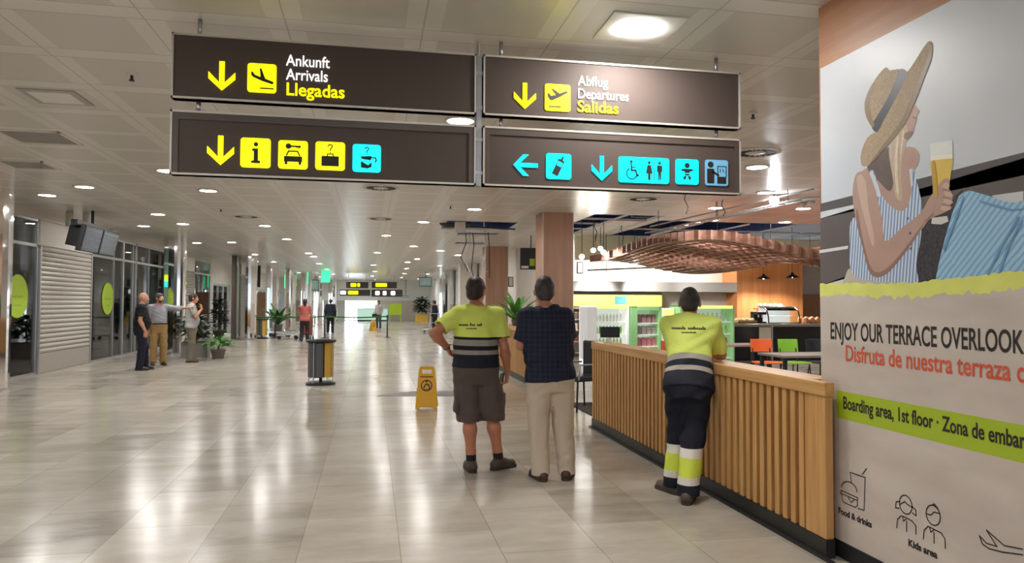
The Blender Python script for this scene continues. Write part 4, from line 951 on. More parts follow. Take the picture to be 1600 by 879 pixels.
for pts, lab in (([(1.6, 17.1, 3.75), (4.6, 17.0, 3.75)], 'round duct above the opening left of the near pillar'), ([(4.6, 15.2, 3.8), (6.4, 15.0, 3.8)], 'round duct above the opening right of the near pillar'), ([(6.4, 17, 3.85), (13.3, 16.7, 3.85)], 'long round duct above the food court opening')):
    bm = BM(); tube(bm, pts, .17, 16); d_ = thing('air_duct', lab, 'duct', (0, 0, 0)); obj('pipe', bm, M['duct'], d_); bm = BM()
    for f_ in (.15, .5, .85): q = V(pts[0]).lerp(V(pts[1]), f_); tube(bm, [q, V((q.x, q.y, 4.5))], .012, 6)
    obj('hanger', bm, M['galv'], d_)
t = thing('ceiling_panel', 'loose ceiling panel hanging down from the opening left of the pillar', 'ceiling panel', (2.02, 16.62, 3.2), R(8))
bm = BM(); box(bm, -.13, .13, -.01, .01, -.04, .22); obj('sheet', bm, M['white'], t, bevel=.003)
bm = BM(); tube(bm, [(-.1, 0, .2), (-.1, 0, .5)], .006, 6); tube(bm, [(.1, 0, .2), (.1, 0, .5)], .006, 6); obj('wire', bm, M['dark'], t)
t = thing('ceiling_panel', 'sagging dark ceiling strips at the left end of the opening', 'ceiling panel', (1.9, 17.0, 3.33))
bm = BM(); box(bm, -.3, 1.5, -.06, .0, .02, .05, Matrix.Rotation(R(2), 4, 'Y')); box(bm, -.35, .5, -.3, -.24, .03, .06); obj('strip', bm, M['duct'], t)
for i in range(5):
    x = 2.35 + .17 * i; y = 18.4 + .5 * (i % 3)
    rail('loose_cable', [(x, y, CZ + .2), (x + .05, y, 3.1), (x - .08 + .04 * i, y + .1, 2.7 - .12 * i), (x + .1, y, 2.35 - .15 * (i % 3))], .012, M['galv'] if i % 2 else M['dark'], 'loose cable hanging from the ceiling beside the farther wood pillar', 'cable')['group'] = 'cables hanging by the farther pillar'
for (u, v, y, L) in ((1072, 320, 11.5, .35), (972, 362, 16.5, .5), (1130, 330, 12, .3), (930, 370, 16, .45)):
    p = onY(u, v, y); rail('loose_cable', [(p.x, y, CZ + .05), (p.x - .03, y, CZ - .1), (p.x + .04, y, CZ - .22), (p.x, y, CZ - L)], .009, M['dark'], 'dark cable end dangling from the ceiling above the food court', 'cable')['group'] = 'cable ends over the food court'
bm = BM(); box(bm, 5.42, 6.14, 15.5, 18.85, CZ - .01, CZ + .012); o = obj('ceiling_panel', bm, M['ceiling']); tag(o, 'single pale ceiling panel left in the dark opening right of the near pillar', 'ceiling panel')
# dropped lighting frame
t = thing('lighting_truss', 'dropped metal lighting truss hanging above the food court entrance', 'truss', (6.1, 12.2, 3.12))
bm = BM()
A, B = V((-.5, 1.9, -.12)), V((.75, -1.9, .12))
for off in (V((0, 0, 0)), V((.24, .06, .02)), V((.12, .03, .14))): tube(bm, [A + off, B + off], .016, 6)
for i in range(13):
    p = A.lerp(B, i / 12); tube(bm, [p, p + V((.24, .06, .02))], .01, 5)
    if i < 12: q = A.lerp(B, (i + 1) / 12); tube(bm, [p, q + V((.24, .06, .02))], .008, 5)
obj('truss', bm, M['galv'], t)
bm = BM()
for f_ in (.1, .5, .9): p = A.lerp(B, f_); tube(bm, [p, V((p.x, p.y, CZ - 3.12))], .006, 5)
obj('wire', bm, M['dark'], t)
def spot(p, r, label, mat, group=None, aim=(-.3, -.8, -.3), watt=0, target=None):
    t = thing('spotlight', label, 'spotlight', p, 0, group); d = V(aim).normalized()
    mx = d.to_track_quat('Z', 'Y').to_matrix().to_4x4()
    bm = BM(); lathe(bm, [(r * .6, -r * 2.2), (r * 1.0, -r * 1.6), (r * 1.15, 0), (r * .95, 0), (r * .95, -r * .4)], (0, 0, 0), 18, mx, False); obj('housing', bm, M['white'], t, True)
    bm = BM(); lathe(bm, [(r * .93, -.02 * r), (.004, .05 * r)], (0, 0, 0), 18, mx); obj('bulb', bm, mat, t)
    bm = BM(); tube(bm, [mx @ V((0, 0, -r * 1.5)), V((0, 0, (4.5 if any(h[0] < p.x < h[1] and h[2] < p.y < h[3] for h in holes) else CZ) - p.z))], .008, 6); obj('stem', bm, M['dark'], t)
    if watt:     # the lamp's own beam
        ld = bpy.data.lights.new('beam', 'SPOT'); ld.energy = watt; ld.spot_size = R(95); ld.spot_blend = .8; ld.shadow_soft_size = .06; ld.color = (1, .96, .9)
        lo = bpy.data.objects.new('beam', ld); COL.objects.link(lo); dd = (V(target) - V(p)).normalized(); lo.parent = t; lo.location = dd * .12; lo.rotation_euler = dd.to_track_quat('-Z', 'Y').to_euler()
spot(onY(1210, 314, 11.2), .075, 'brightest star-like spotlight right of the lighting truss', M['spot'])
for (u, v, y, lab) in ((1283 - 24, 322, 12.0, 'white spotlight near the wood edge of the poster wall'), (1272, 319, 11.8, 'spotlight turned sideways by the poster wall')):
    spot(onY(u, v, y), .05, lab, M['lampoff'], None, (.6, -.3, -.3))
for i, (u, v, y) in enumerate(((909, 401, 16), (927, 391, 16.3), (938, 388, 16.8), (943, 394, 15.6))): spot(onY(u, v, y), .06, 'bright spotlight in the tangle just right of the near wood pillar', M['spotsmall'], 'spotlights right of the near pillar', (-.3, -.8, -.3), 110 if i % 2 else 0, (7 + i, 17.5, 1))
for i, (u, v, y, lab) in enumerate(((947, 430, 18.6, 'small spotlight, leftmost of three on the low track'), (992, 428, 18.6, 'small spotlight, middle of three on the low track'), (1048, 424, 18.2, 'small spotlight under the left part of the wavy wooden canopy'))): spot(onY(u, v, y), .055, lab, M['spotsmall'], None, (-.3, -.8, -.3), 100, ((6.2, 20, 1.4), (8.2, 20, 1.4), (11.2, 19.5, 1.6))[i])
a, b = onY(918, 422, 18.7), onY(1036, 417, 18.7); rail('lighting_track', [a, b], .02, M['dark'], 'thin dark lighting track below the wavy canopy', 'track')
t = thing('track_wires', 'thin wires holding the low lighting track', 'wire', a); bm = BM()
for f_ in (.1, .9): p = a.lerp(b, f_) - a; tube(bm, [p, V((p.x, p.y, CZ - a.z))], .006, 5)
obj('wire', bm, M['dark'], t)
bm = BM(); box(bm, 5.6, 13.2, 19.3, 19.45, 2.75, CZ - .002); o = obj('bulkhead', bm, P('cream_bulkhead', srgb(226, 214, 186), .5, var=.02)); tag(o, 'cream ceiling bulkhead behind the wavy wooden canopy', 'bulkhead')
# wavy wooden canopy: an egg-crate of shaped boards
def wav(x, y): return 2.52 + .17 * cos((x - 6) * 1.25) + .07 * sin((y - 12) * .9) + .012 * (x - 6)
t = thing('wooden_canopy', 'wavy hanging canopy of crossed wooden boards above the food court', 'canopy', (6, 12, 0))
def boards(along_y):
    bm = BM(); fixed = [5.75 + .24 * i for i in range(28)] if along_y else [12.1 + .3 * i for i in range(20)]
    for c in fixed:
        run = [11.9 + 6.1 * i / 40 for i in range(41)] if along_y else [5.55 + 6.85 * i / 44 for i in range(45)]
        pts = [(r_, wav(c, r_) if along_y else wav(r_, c)) for r_ in run]
        poly = pts + [(r_, z + .2) for r_, z in reversed(pts)]
        if along_y: f = lambda a, b, w, c=c: V((c + w - 6, a - 12, b))
        else: f = lambda a, b, w, c=c: V((a - 6, c + w - 12, b))
        # quads strip
        n = len(pts)
        for w in ((-.024, .024),):
            rows_ = [[bm.verts.new(f(p[0], p[1] + h, ww)) for p in pts] for ww, h in ((w[0], 0), (w[1], 0), (w[1], .17), (w[0], .17))]
            for k_ in range(4):
                r0, r1 = rows_[k_], rows_[(k_ + 1) % 4]
                for i in range(n - 1): bm.faces.new((r0[i], r0[i + 1], r1[i + 1], r1[i]))
            bm.faces.new([rows_[k_][0] for k_ in range(4)]); bm.faces.new([rows_[k_][-1] for k_ in range(3, -1, -1)])
    return bm
obj('long_boards', boards(True), M['walnut'], t); obj('cross_boards', boards(False), M['walnut'], t)
bm = BM()
for x, y in ((.3, .3), (5.8, .3), (.3, 5.7), (5.8, 5.7), (3, 3)): tube(bm, [(x, y, wav(x + 6, y + 12) + .15), (x, y, CZ)], .006, 5)
obj('wire', bm, M['dark'], t)

# ------------------------------------------------------------------ shop shelving and fridges
t = thing('snack_shelving', 'tall snack shelving under a yellow lit header behind the near pillar', 'shelving', (4.95, YB - .62, 0))
bm = BM(); box(bm, 0, 3.4, .3, .34, 0, 1.84)
for z in (.1, .42, .74, 1.06, 1.38): box(bm, 0, 3.4, 0, .3, z, z + .025)
for x in (0, 1.1, 2.2, 3.38): box(bm, x, x + .025, 0, .32, 0, 1.42)
obj('frame', bm, M['wallgrey'], t)
bm = BM(); box(bm, 0, 3.4, -.03, .3, 1.45, 1.78); obj('lit_header', bm, M['headyellow'], t, bevel=.006)
bm = BM(); box(bm, 1.95, 2.3, -.036, -.03, 1.5, 1.74); obj('teal_panel', bm, P('teal', srgb(96, 170, 180), .5), t)
bm = BM(); box(bm, 0, 3.4, -.02, .3, 1.8, 1.87); obj('dark_cap', bm, P('slate_cap', srgb(88, 88, 100), .5), t)
packs = [P('pack_' + n_, srgb(*c), .45, var=.08) for n_, c in (('maroon', (122, 62, 62)), ('cream', (206, 190, 168)), ('brown', (110, 80, 66)), ('grey', (150, 140, 136)))]
def packet_bm(w, h, d):
    bm = BM(); pts = [(-w / 2, 0), (w / 2, 0), (w * .46, h * .08), (w * .5, h * .5), (w * .46, h * .92), (w / 2, h), (-w / 2, h), (-w * .46, h * .92), (-w * .5, h * .5), (-w * .46, h * .08)]
    prism(bm, pts, lambda a, b, w_: V((a, w_, b)), -d / 2, d / 2); return bm
pk = [None] * 4
for zi, z in enumerate((.445, .765, 1.085)):
    for i in range(9):
        x = 5.28 + i * .125 + .02; k_ = (i // 2 + zi) % 4; loc = (x + .35, YB - .5, z)
        if pk[k_] is None:
            pk[k_] = obj('snack_packet', packet_bm(.1, .2, .06), packs[k_], bevel=.006); tag(pk[k_], 'snack packet on the tall shelving behind the near wood pillar', 'packet', 'snack packets on the tall shelving'); pk[k_].location = loc
        else: dup(pk[k_], loc)
def fridge(x0, x1, y, h, label, side, head, shelves=4, left=0.0, headh=.12):
    t = thing('open_fridge', label, 'fridge', (x0, y, 0)); W = x1 - x0; D = .7
    bm = BM(); box(bm, 0, .05 + left, 0, D, 0, h); box(bm, W - .05, W, 0, D, 0, h); box(bm, 0, W, D - .05, D, 0, h); box(bm, 0, W, 0, D, h - .04, h); box(bm, 0, W, 0, D, 0, .14); obj('cabinet', bm, side, t, bevel=.006)
    bm = BM(); box(bm, .05 + left, W - .05, -.02, .02, h - headh, h); obj('header', bm, head, t, bevel=.005)
    bm = BM(); box(bm, .05 + left, W - .05, D - .08, D - .05, .14, h - .04); obj('back_panel', bm, M['fridgein'], t)
    bm = BM(); zs = [.16 + (h - headh - .2) * i / shelves for i in range(shelves)]
    for z in zs: box(bm, .05 + left, W - .05, .08, D - .08, z, z + .018)
    obj('shelf', bm, M['fridgewhite'], t)
    bm = BM(); box(bm, .05 + left, W - .05, .1, .14, .14, .17); obj('grille', bm, M['dark'], t)
    return t, zs
YFR = 16.9
_, zA = fridge(5.2, 6.28, YFR, 1.47, 'open drinks fridge with white side and lime top edge beyond the counter', M['fridgewhite'], M['fridgelime'], 4, .2, .07)
_, zB = fridge(6.33, 7.12, YFR, 1.46, 'open fridge with pale green sides holding pink packs', M['fridgegreen'], M['fridgegreen'], 4, .12, .1)
_, zD = fridge(7.5, 8.95, YFR - .3, 1.49, 'wide open fridge with lime lit edge behind the leaning man', M['fridgegreen'], M['fridgelime'], 4, .0, .08)
t = thing('drinks_stand', 'white and lime display stand between the two green fridges', 'display stand', (7.16, YFR, 0))
bm = BM(); box(bm, 0, .32, 0, .5, .6, 1.42); obj('panel', bm, M['fridgewhite'], t, bevel=.006)
bm = BM(); box(bm, .02, .3, -.006, 0, 1.08, 1.38); obj('lime_poster', bm, M['fridgelime'], t)
bm = BM(); box(bm, -.02, .34, -.04, .5, 0, .6); obj('red_crate', bm, P('red_crate', srgb(206, 84, 60), .5), t, bevel=.01)
def bottle_proto(mat, cap, label, group):
    b = obj('drink_bottle', lathe(BM(), [(.03, 0), (.033, .01), (.033, .13), (.028, .155), (.014, .185), (.013, .2)], seg=12), mat, None, True); tag(b, label, 'bottle', group)
    obj('cap', lathe(BM(), [(.015, .198), (.015, .216)], seg=12), cap, b); return b
liq = [P('drink_' + n_, srgb(*c), .25, var=.03) for n_, c in (('white', (238, 240, 236)), ('green', (150, 190, 84)), ('pale', (206, 216, 150)), ('dark', (96, 104, 84)))]
for zi, z in enumerate(zA):
    proto = None; lab = ['dark bottle on the bottom shelf of the lime-edged drinks fridge', 'pale bottle on the second shelf of the lime-edged drinks fridge', 'green bottle on the third shelf of the lime-edged drinks fridge', 'white bottle on the top shelf of the lime-edged drinks fridge'][zi]
    for i in range(8):
        loc = (5.2 + .3 + i * .09, YFR + .2, z + .018)
        if proto is None: proto = bottle_proto(liq[[3, 2, 1, 0][zi]], M['fridgewhite'], lab, 'bottles on shelf level %s' % ['bottom', 'second', 'third', 'top'][zi]); proto.location = loc
        else: dup(proto, loc)
pinkm = [P('carton_' + n_, srgb(*c), .45, var=.05) for n_, c in (('pink', (226, 168, 182)), ('rose', (206, 128, 140)), ('grey', (158, 148, 146)), ('mauve', (170, 128, 134)))]
for zi, z in enumerate(zB):
    proto = None; lab = ['pink carton on the bottom shelf of the pale green fridge', 'rose carton on the second shelf of the pale green fridge', 'grey carton on the third shelf of the pale green fridge', 'mauve carton on the top shelf of the pale green fridge'][zi]
    for i in range(4):
        loc = (6.33 + .27 + i * .135, YFR + .22, z + .018)
        if proto is None:
            bm = BM(); prism(bm, [(-.055, 0), (.055, 0), (.055, .17), (.03, .215), (-.03, .215), (-.055, .17)], lambda a, b, w: V((a, w, b)), -.06, .06)
            proto = obj('food_carton', bm, pinkm[zi], bevel=.004); tag(proto, lab, 'carton', 'cartons on the %s shelf' % ['bottom', 'second', 'third', 'top'][zi]); proto.location = loc
        else: dup(proto, loc)
for zi, z in enumerate(zD):
    proto = None
    lab = ['bottle on the bottom shelf of the wide lime-edged fridge', 'bottle on the second shelf of the wide lime-edged fridge', 'bottle on the third shelf of the wide lime-edged fridge', 'bottle on the top shelf of the wide lime-edged fridge'][zi]
    for i in range(11):
        loc = (7.6 + i * .122, YFR - .1, z + .018)
        if proto is None: proto = bottle_proto([liq[0], P('drink_red', srgb(200, 84, 60), .3), liq[1], liq[0]][zi], M['orange'], lab, 'wide fridge bottles, %s shelf' % ['bottom', 'second', 'third', 'top'][zi]); proto.location = loc
        else: dup(proto, loc)

# ------------------------------------------------------------------ serving counter with display case
t = thing('serving_counter', 'long black serving counter with a grey stone top in the food court', 'counter', (9.0, 17.7, 0))
bm = BM(); box(bm, 0, 4.6, .06, .8, .08, .92); obj('front', bm, M['counterblack'], t, bevel=.008)
bm = BM(); box(bm, -.04, 4.64, 0, .86, .92, 1.0); obj('stone_top', bm, M['stone'], t, bevel=.006)
bm = BM(); box(bm, .04, 4.56, .1, .76, 0, .08); obj('plinth', bm, M['dark'], t)
t = thing('display_case', 'curved glass pastry case on the serving counter', 'display case', (10.7, 17.95, 1.0))
bm = BM(); prof = [(0, 0), (.02, .2), (.1, .36), (.26, .44), (.5, .46)]
for x in (0, .95): tube(bm, [(x, a, b) for a, b in prof], .018, 6)
tube(bm, [(0, .5, .46), (.95, .5, .46)], .018, 6); tube(bm, [(0, 0, .01), (.95, 0, .01)], .018, 6); obj('frame', bm, M['black'], t)
bm = BM(); rows_ = [[bm.verts.new((x, a + .005, b)) for a, b in prof] for x in (0, .95)]
for i in range(4): bm.faces.new((rows_[0][i], rows_[0][i + 1], rows_[1][i + 1], rows_[1][i]))
g = obj('curved_glass', bm, M['clear'], t); md = g.modifiers.new('s', 'SOLIDIFY'); md.thickness = .006
bm = BM(); box(bm, .02, .93, .08, .48, .2, .21); box(bm, .02, .93, .08, .48, .0, .02); obj('shelf', bm, M['fridgewhite'], t)
bm = BM(); box(bm, 0, .95, .49, .51, 0, .46); obj('back_panel', bm, M['fridgewhite'], t)
def loaf(loc, s, rz, label, mat, group=None):
    bm = BM(); bmesh.ops.create_uvsphere(bm, u_segments=16, v_segments=8, radius=1)
    for v in bm.verts:
        v.co.z = max(v.co.z, -.45); v.co = V((v.co.x * s[0] * (1 + .06 * sin(v.co.y * 7)), v.co.y * s[1], (v.co.z + .45) * s[2]))
    o = obj('bread_loaf', bm, mat, None, True); o.location = loc; o.rotation_euler = (0, 0, rz); return tag(o, label, 'bread', group)
breadm = P('bread_crust', srgb(196, 138, 96), .6, var=.25, scale=20); breadp = P('pale_bun', srgb(222, 200, 150), .6, var=.15, scale=20)
t = thing('bread_tray', 'low tray of pale buns at the left end of the serving counter', 'tray', (9.8, 17.95, 1.0))
bm = BM(); box(bm, 0, .56, 0, .36, 0, .02)
for a in ((0, .56, 0, .015), (0, .56, .345, .36), (0, .015, 0, .36), (.545, .56, 0, .36)): box(bm, a[0], a[1], a[2], a[3], 0, .09)
obj('tray', bm, P('wicker', srgb(172, 140, 100), .7, var=.2, scale=50), t)
for i in range(6): loaf((9.89 + .185 * (i % 3), 18.04 + .17 * (i // 3), 1.02), (.08, .07, .09), i, 'round pale bun in the tray on the serving counter', breadp, 'buns in the tray')
for i in range(7): loaf((11.85 + .18 * (i % 4), 18.0 + .24 * (i // 4), 1.0 + (.0)), (.085, .1, .13), i * 1.3, 'brown bread piled right of the glass pastry case', breadm, 'breads right of the pastry case')
t = thing('coffee_machine', 'black machine left of the glass pastry case', 'machine', (10.4, 18.0, 1.0))
bm = BM(); box(bm, 0, .27, 0, .4, 0, .05); box(bm, 0, .27, .2, .4, .05, .3); box(bm, 0, .27, 0, .4, .24, .32); obj('body', bm, M['black'], t, bevel=.012)
bm = BM(); tube(bm, [(.08, .1, .24), (.08, .1, .17)], .02, 8); tube(bm, [(.19, .1, .24), (.19, .1, .17)], .02, 8); obj('spout', bm, M['steel'], t)
t = thing('copper_canopy', 'copper coloured shelf of goods behind the pastry case', 'shelf', (10.95, 18.9, 1.3))
bm = BM(); box(bm, 0, .9, 0, .3, .08, .11); box(bm, .02, .06, .1, .14, -1.3, .08); box(bm, .84, .88, .1, .14, -1.3, .08); obj('shelf', bm, P('copper', srgb(186, 118, 92), .4, .4), t)
bm = BM()
for i in range(5): lathe(bm, [(.06, 0), (.07, .1), (.05, .14)], (.12 + i * .165, .15, .11), 14)
obj('row_of_tins', bm, P('rose_tin', srgb(196, 150, 132), .45), t)
t = thing('menu_stand', 'white paper notice in a steel stand before the serving counter', 'notice', (10.05, 17.35, 0))
bm = BM(); box(bm, .36, .4, -.02, .02, 0, 1.02); box(bm, .2, .56, -.12, .12, 0, .02); box(bm, .02, .4, -.015, .0, .97, 1.0); obj('stand', bm, M['steel'], t)
bm = BM(); box(bm, 0, .34, -.03, -.015, .5, .92); obj('sheet', bm, M['paper'], t)
for u, v, y, lab in ((1193, 434, 18.75, 'black cone pendant lamp in front of the orange wood pillar'), (1238, 432, 18.6, 'black cone pendant lamp right of the orange wood pillar')):
    p = onY(u, v, y); t = thing('pendant_lamp', lab, 'pendant lamp', p)
    bm = BM(); lathe(bm, [(.2, -.03), (.14, .02), (.05, .06), (.03, .12), (.025, .12), (.045, .05), (.13, .01), (.19, -.03)], seg=24, caps=False); obj('lamp_shade', bm, M['black'], t, True)
    bm = BM(); lathe(bm, [(.01, -.03), (.04, 0), (.02, .04)], seg=14); obj('bulb', bm, M['spotsmall'], t, True)
    bm = BM(); tube(bm, [(0, 0, .1), (0, 0, 4.5 - p.z)], .006, 6); obj('cord', bm, M['black'], t)
    ld = bpy.data.lights.new('glow', 'SPOT'); ld.energy = 90; ld.spot_size = R(140); ld.spot_blend = .6; ld.shadow_soft_size = .05; ld.color = (1, .93, .84); lo = bpy.data.objects.new('glow', ld); COL.objects.link(lo); lo.parent = t; lo.location = (0, 0, -.06)

# ------------------------------------------------------------------ food-court tables and chairs
def chair(loc, rz, mat, label, group=None):
    t = thing('dining_chair', label, 'chair', loc, rz, group)
    bm = BM(); pts = smooth_poly([(-.21, -.2), (.21, -.2), (.2, .2), (-.2, .2)], 5); prism(bm, pts, lambda a, b, w: V((a, b, w)), .44, .462); obj('seat', bm, mat, t, bevel=.006)
    bm = BM(); rows_ = []
    for i in range(9):
        a = -.21 + .42 * i / 8; yy = .2 + .05 * (1 - (a / .21) ** 2); rows_.append([bm.verts.new((a, yy + dy_ + (z - .62) * .12, z)) for z, dy_ in ((.63, 0), (.87, 0), (.87, .018), (.63, .018))])
    for a, b in zip(rows_, rows_[1:]):
        for j in range(4): bm.faces.new((a[j], a[(j + 1) % 4], b[(j + 1) % 4], b[j]))
    bm.faces.new(rows_[0][::-1]); bm.faces.new(rows_[-1]); obj('backrest', bm, mat, t, bevel=.006)
    for sx_ in (-1, 1):
        bm = BM(); tube(bm, [(sx_ * .17, -.17, .44), (sx_ * .2, -.21, 0)], .012, 8); obj('leg', bm, M['dark'], t)
        bm = BM(); tube(bm, [(sx_ * .17, .23, .7), (sx_ * .17, .17, .44), (sx_ * .2, .24, 0)], .012, 8); obj('leg', bm, M['dark'], t)
    return t
def table(loc, w, d, label, top):
    t = thing('dining_table', label, 'table', loc)
    bm = BM(); box(bm, -w / 2, w / 2, -d / 2, d / 2, .715, .75); obj('tabletop', bm, top, t, bevel=.006)
    for sx_ in (-1, 1):
        for sy_ in (-1, 1): bm = BM(); box(bm, sx_ * (w / 2 - .05) - .025, sx_ * (w / 2 - .05) + .025, sy_ * (d / 2 - .05) - .025, sy_ * (d / 2 - .05) + .025, 0, .715); obj('leg', bm, M['dark'], t)
tabt = P('grey_tabletop', srgb(150, 140, 134), .35, var=.05)
table((7.0, 12.9, 0), 1.1, .7, 'grey dining table left of the orange chair', tabt); table((6.75, 10.2, 0), 1.3, .75, 'grey dining table before the green chair', tabt); table((4.3, 11.6, 0), 1.0, .7, 'pale table seen in the gap between the counters', M['fridgewhite'])
chair((7.2, 12.15, 0), R(-4), M['orange'], 'orange dining chair beside the grey table'); chair((7.72, 12.05, 0), R(3), M['green'], 'green dining chair right of the orange one'); chair((8.26, 12.0, 0), R(-2), M['seatblack'], 'black dining chair right of the green one')
t = thing('armchair', 'black chair with a steel arm in the gap behind the man in the dark shirt', 'chair', (2.98, 10.0, 0), R(-70))
bm = BM(); box(bm, -.24, .24, -.24, .24, .42, .5); obj('seat', bm, M['seatblack'], t, bevel=.02)
bm = BM(); box(bm, -.23, .23, .2, .26, .48, .98); obj('backrest', bm, M['seatblack'], t, bevel=.025)
for sx_ in (-1, 1):
    bm = BM(); tube(bm, [(sx_ * .25, .2, .66), (sx_ * .26, -.2, .66), (sx_ * .25, -.22, .45)], .013, 8); obj('arm', bm, M['steel'], t)
    for sy_ in (-1, 1): bm = BM(); tube(bm, [(sx_ * .2, sy_ * .2, .43), (sx_ * .23, sy_ * .24, 0)], .014, 8); obj('leg', bm, M['dark'], t)
chair((3.75, 10.6, 0), R(100), M['seatblack'], 'black dining chair behind the steel-armed chair')
# things beyond the counters on the white back wall
t = thing('menu_screen', 'black hanging menu screen left of the near wood pillar', 'screen', onY(824, 404, 19.5), R(-6))
bm = BM(); box(bm, -.2, .45, -.04, .04, -.3, .3); obj('housing', bm, M['black'], t, bevel=.006)
bm = BM(); box(bm, .06, .2, -.046, -.04, -.2, .0); obj('lime_picture', bm, M['lime'], t)
bm = BM(); box(bm, -.17, .03, -.046, -.04, -.27, -.2); obj('price_strip', bm, M['paper'], t)
bm = BM(); tube(bm, [(.1, 0, .3), (.1, 0, CZ - t.location.z)], .015, 8); obj('pole', bm, M['dark'], t)
bm = BM(); box(bm, 4.72, 6.4, 24.02, 24.1, .25, 1.25); o = obj('blue_board', bm, P('blue_picture', srgb(150, 186, 214), .5, var=.2, scale=1.6)); tag(o, 'light blue picture board low on the white back wall behind the plant', 'board')

# ------------------------------------------------------------------ people: smooth bodies from blended distance fields, meshed with surface nets
class Field:
    def __init__(s, lo, hi, h):
        s.h = h; s.lo = np.array(lo, float); n = np.ceil((np.array(hi) - s.lo) / h).astype(int) + 1
        s.ax = [(s.lo[i] + h * np.arange(n[i])).astype(np.float32) for i in range(3)]
        s.F = np.full(n, .5, np.float32)
    def blk(s, lo, hi, m):
        sl = []
        for i in range(3):
            a = int(max(0, floor((lo[i] - m - s.lo[i]) / s.h))); b = int(min(len(s.ax[i]), floor((hi[i] + m - s.lo[i]) / s.h) + 2)); sl.append(slice(a, max(a, b)))
        return tuple(sl), s.ax[0][sl[0]][:, None, None], s.ax[1][sl[1]][None, :, None], s.ax[2][sl[2]][None, None, :]
    def put(s, fn, lo, hi, k=.02, op='add'):
        sl, X, Y, Z = s.blk(lo, hi, k + 3 * s.h); cur = s.F[sl]
        if cur.size == 0: return
        d = fn(X, Y, Z).astype(np.float32); d = np.broadcast_to(d, cur.shape)
        if op == 'add':
            h = np.clip(.5 + .5 * (cur - d) / k, 0, 1); s.F[sl] = cur + (d - cur) * h - k * h * (1 - h)
        else:
            h = np.clip(.5 - .5 * (cur + d) / k, 0, 1); s.F[sl] = cur + (-d - cur) * h + k * h * (1 - h)
    def cone(s, a, b, ra, rb, k=.02, flat=None, cuts=(), op='add'):
        a = np.array(a, float); b = np.array(b, float); ab = b - a; L2 = max(float(ab @ ab), 1e-9); r = max(ra, rb)
        def fn(X, Y, Z):
            t = np.clip(((X - a[0]) * ab[0] + (Y - a[1]) * ab[1] + (Z - a[2]) * ab[2]) / L2, 0, 1)
            wx, wy, wz = X - a[0] - t * ab[0], Y - a[1] - t * ab[1], Z - a[2] - t * ab[2]
            if flat is not None:
                n, q = np.array(flat[0], float), flat[1]; n = n / np.linalg.norm(n); dn = (wx * n[0] + wy * n[1] + wz * n[2]) * (q - 1)
                wx, wy, wz = wx + dn * n[0], wy + dn * n[1], wz + dn * n[2]
            d = np.sqrt(wx * wx + wy * wy + wz * wz) - (ra + (rb - ra) * t)
            for c, nn in cuts: d = np.maximum(d, (X - c[0]) * nn[0] + (Y - c[1]) * nn[1] + (Z - c[2]) * nn[2])
            return d
        q = 1 if flat is None else max(1, 1 / flat[1]); s.put(fn, np.minimum(a, b) - r * q, np.maximum(a, b) + r * q, k, op)
    def chain(s, pts, rs, k=.02, **kw):
        for i in range(len(pts) - 1): s.cone(pts[i], pts[i + 1], rs[i], rs[i + 1], k, **kw)
    def ell(s, c, r, Rm=None, k=.02, op='add'):
        c = np.array(c, float); r = np.array(r, float); A = np.eye(3) if Rm is None else np.array(Rm)
        def fn(X, Y, Z):
            x, y, z = X - c[0], Y - c[1], Z - c[2]
            q = [A[0][i] * x + A[1][i] * y + A[2][i] * z for i in range(3)]
            k0 = np.sqrt(sum((q[i] / r[i]) ** 2 for i in range(3))); k1 = np.sqrt(sum((q[i] / r[i] ** 2) ** 2 for i in range(3))) + 1e-6
            return k0 * (k0 - 1) / k1
        m = r.max(); s.put(fn, c - m, c + m, k, op)
    def rbox(s, c, hs, rad, Rm=None, k=.01, op='add'):
        c = np.array(c, float); A = np.eye(3) if Rm is None else np.array(Rm)
        def fn(X, Y, Z):
            x, y, z = X - c[0], Y - c[1], Z - c[2]
            q = [np.abs(A[0][i] * x + A[1][i] * y + A[2][i] * z) - (hs[i] - rad) for i in range(3)]
            return np.sqrt(sum(np.maximum(v, 0) ** 2 for v in q)) + np.minimum(np.maximum(np.maximum(q[0], q[1]), q[2]), 0) - rad
        m = float(np.linalg.norm(hs)); s.put(fn, c - m, c + m, k, op)
    def loft(s, org, Rm, secs, k=.03, p=2.0, capr=0.0):
        """stack of elliptic sections (z, half width, half depth, cx, cy) along the local z axis of frame (org, Rm)"""
        A = np.array(Rm); o = np.array(org, float); T = np.array(secs, float)
        zs = T[:, 0]
        ext = float(np.abs(T[:, 1:3]).max() + np.abs(T[:, 3:]).max())
        e0 = o + A[:, 2] * zs[0]; e1 = o + A[:, 2] * zs[-1]
        def fn(X, Y, Z):
            x, y, z = X - o[0], Y - o[1], Z - o[2]
            lx = A[0][0] * x + A[1][0] * y + A[2][0] * z; ly = A[0][1] * x + A[1][1] * y + A[2][1] * z; lz = A[0][2] * x + A[1][2] * y + A[2][2] * z
            a, b, cx, cy = (np.interp(lz, zs, T[:, i]) for i in (1, 2, 3, 4))
            u = np.abs((lx - cx) / a) ** p + np.abs((ly - cy) / b) ** p
            d = (u ** (1 / p) - 1) * np.minimum(a, b)
            return np.maximum(d, np.maximum(zs[0] - lz, lz - zs[-1]))
        s.put(fn, np.minimum(e0, e1) - ext, np.maximum(e0, e1) + ext, k)
    def cut(s, c, n, lo=None, hi=None):
        """remove the side n points to (inside an optional box)"""
        sl, X, Y, Z = s.blk(s.lo if lo is None else lo, [a[-1] for a in s.ax] if hi is None else hi, 0)
        s.F[sl] = np.maximum(s.F[sl], (X - c[0]) * n[0] + (Y - c[1]) * n[1] + (Z - c[2]) * n[2])
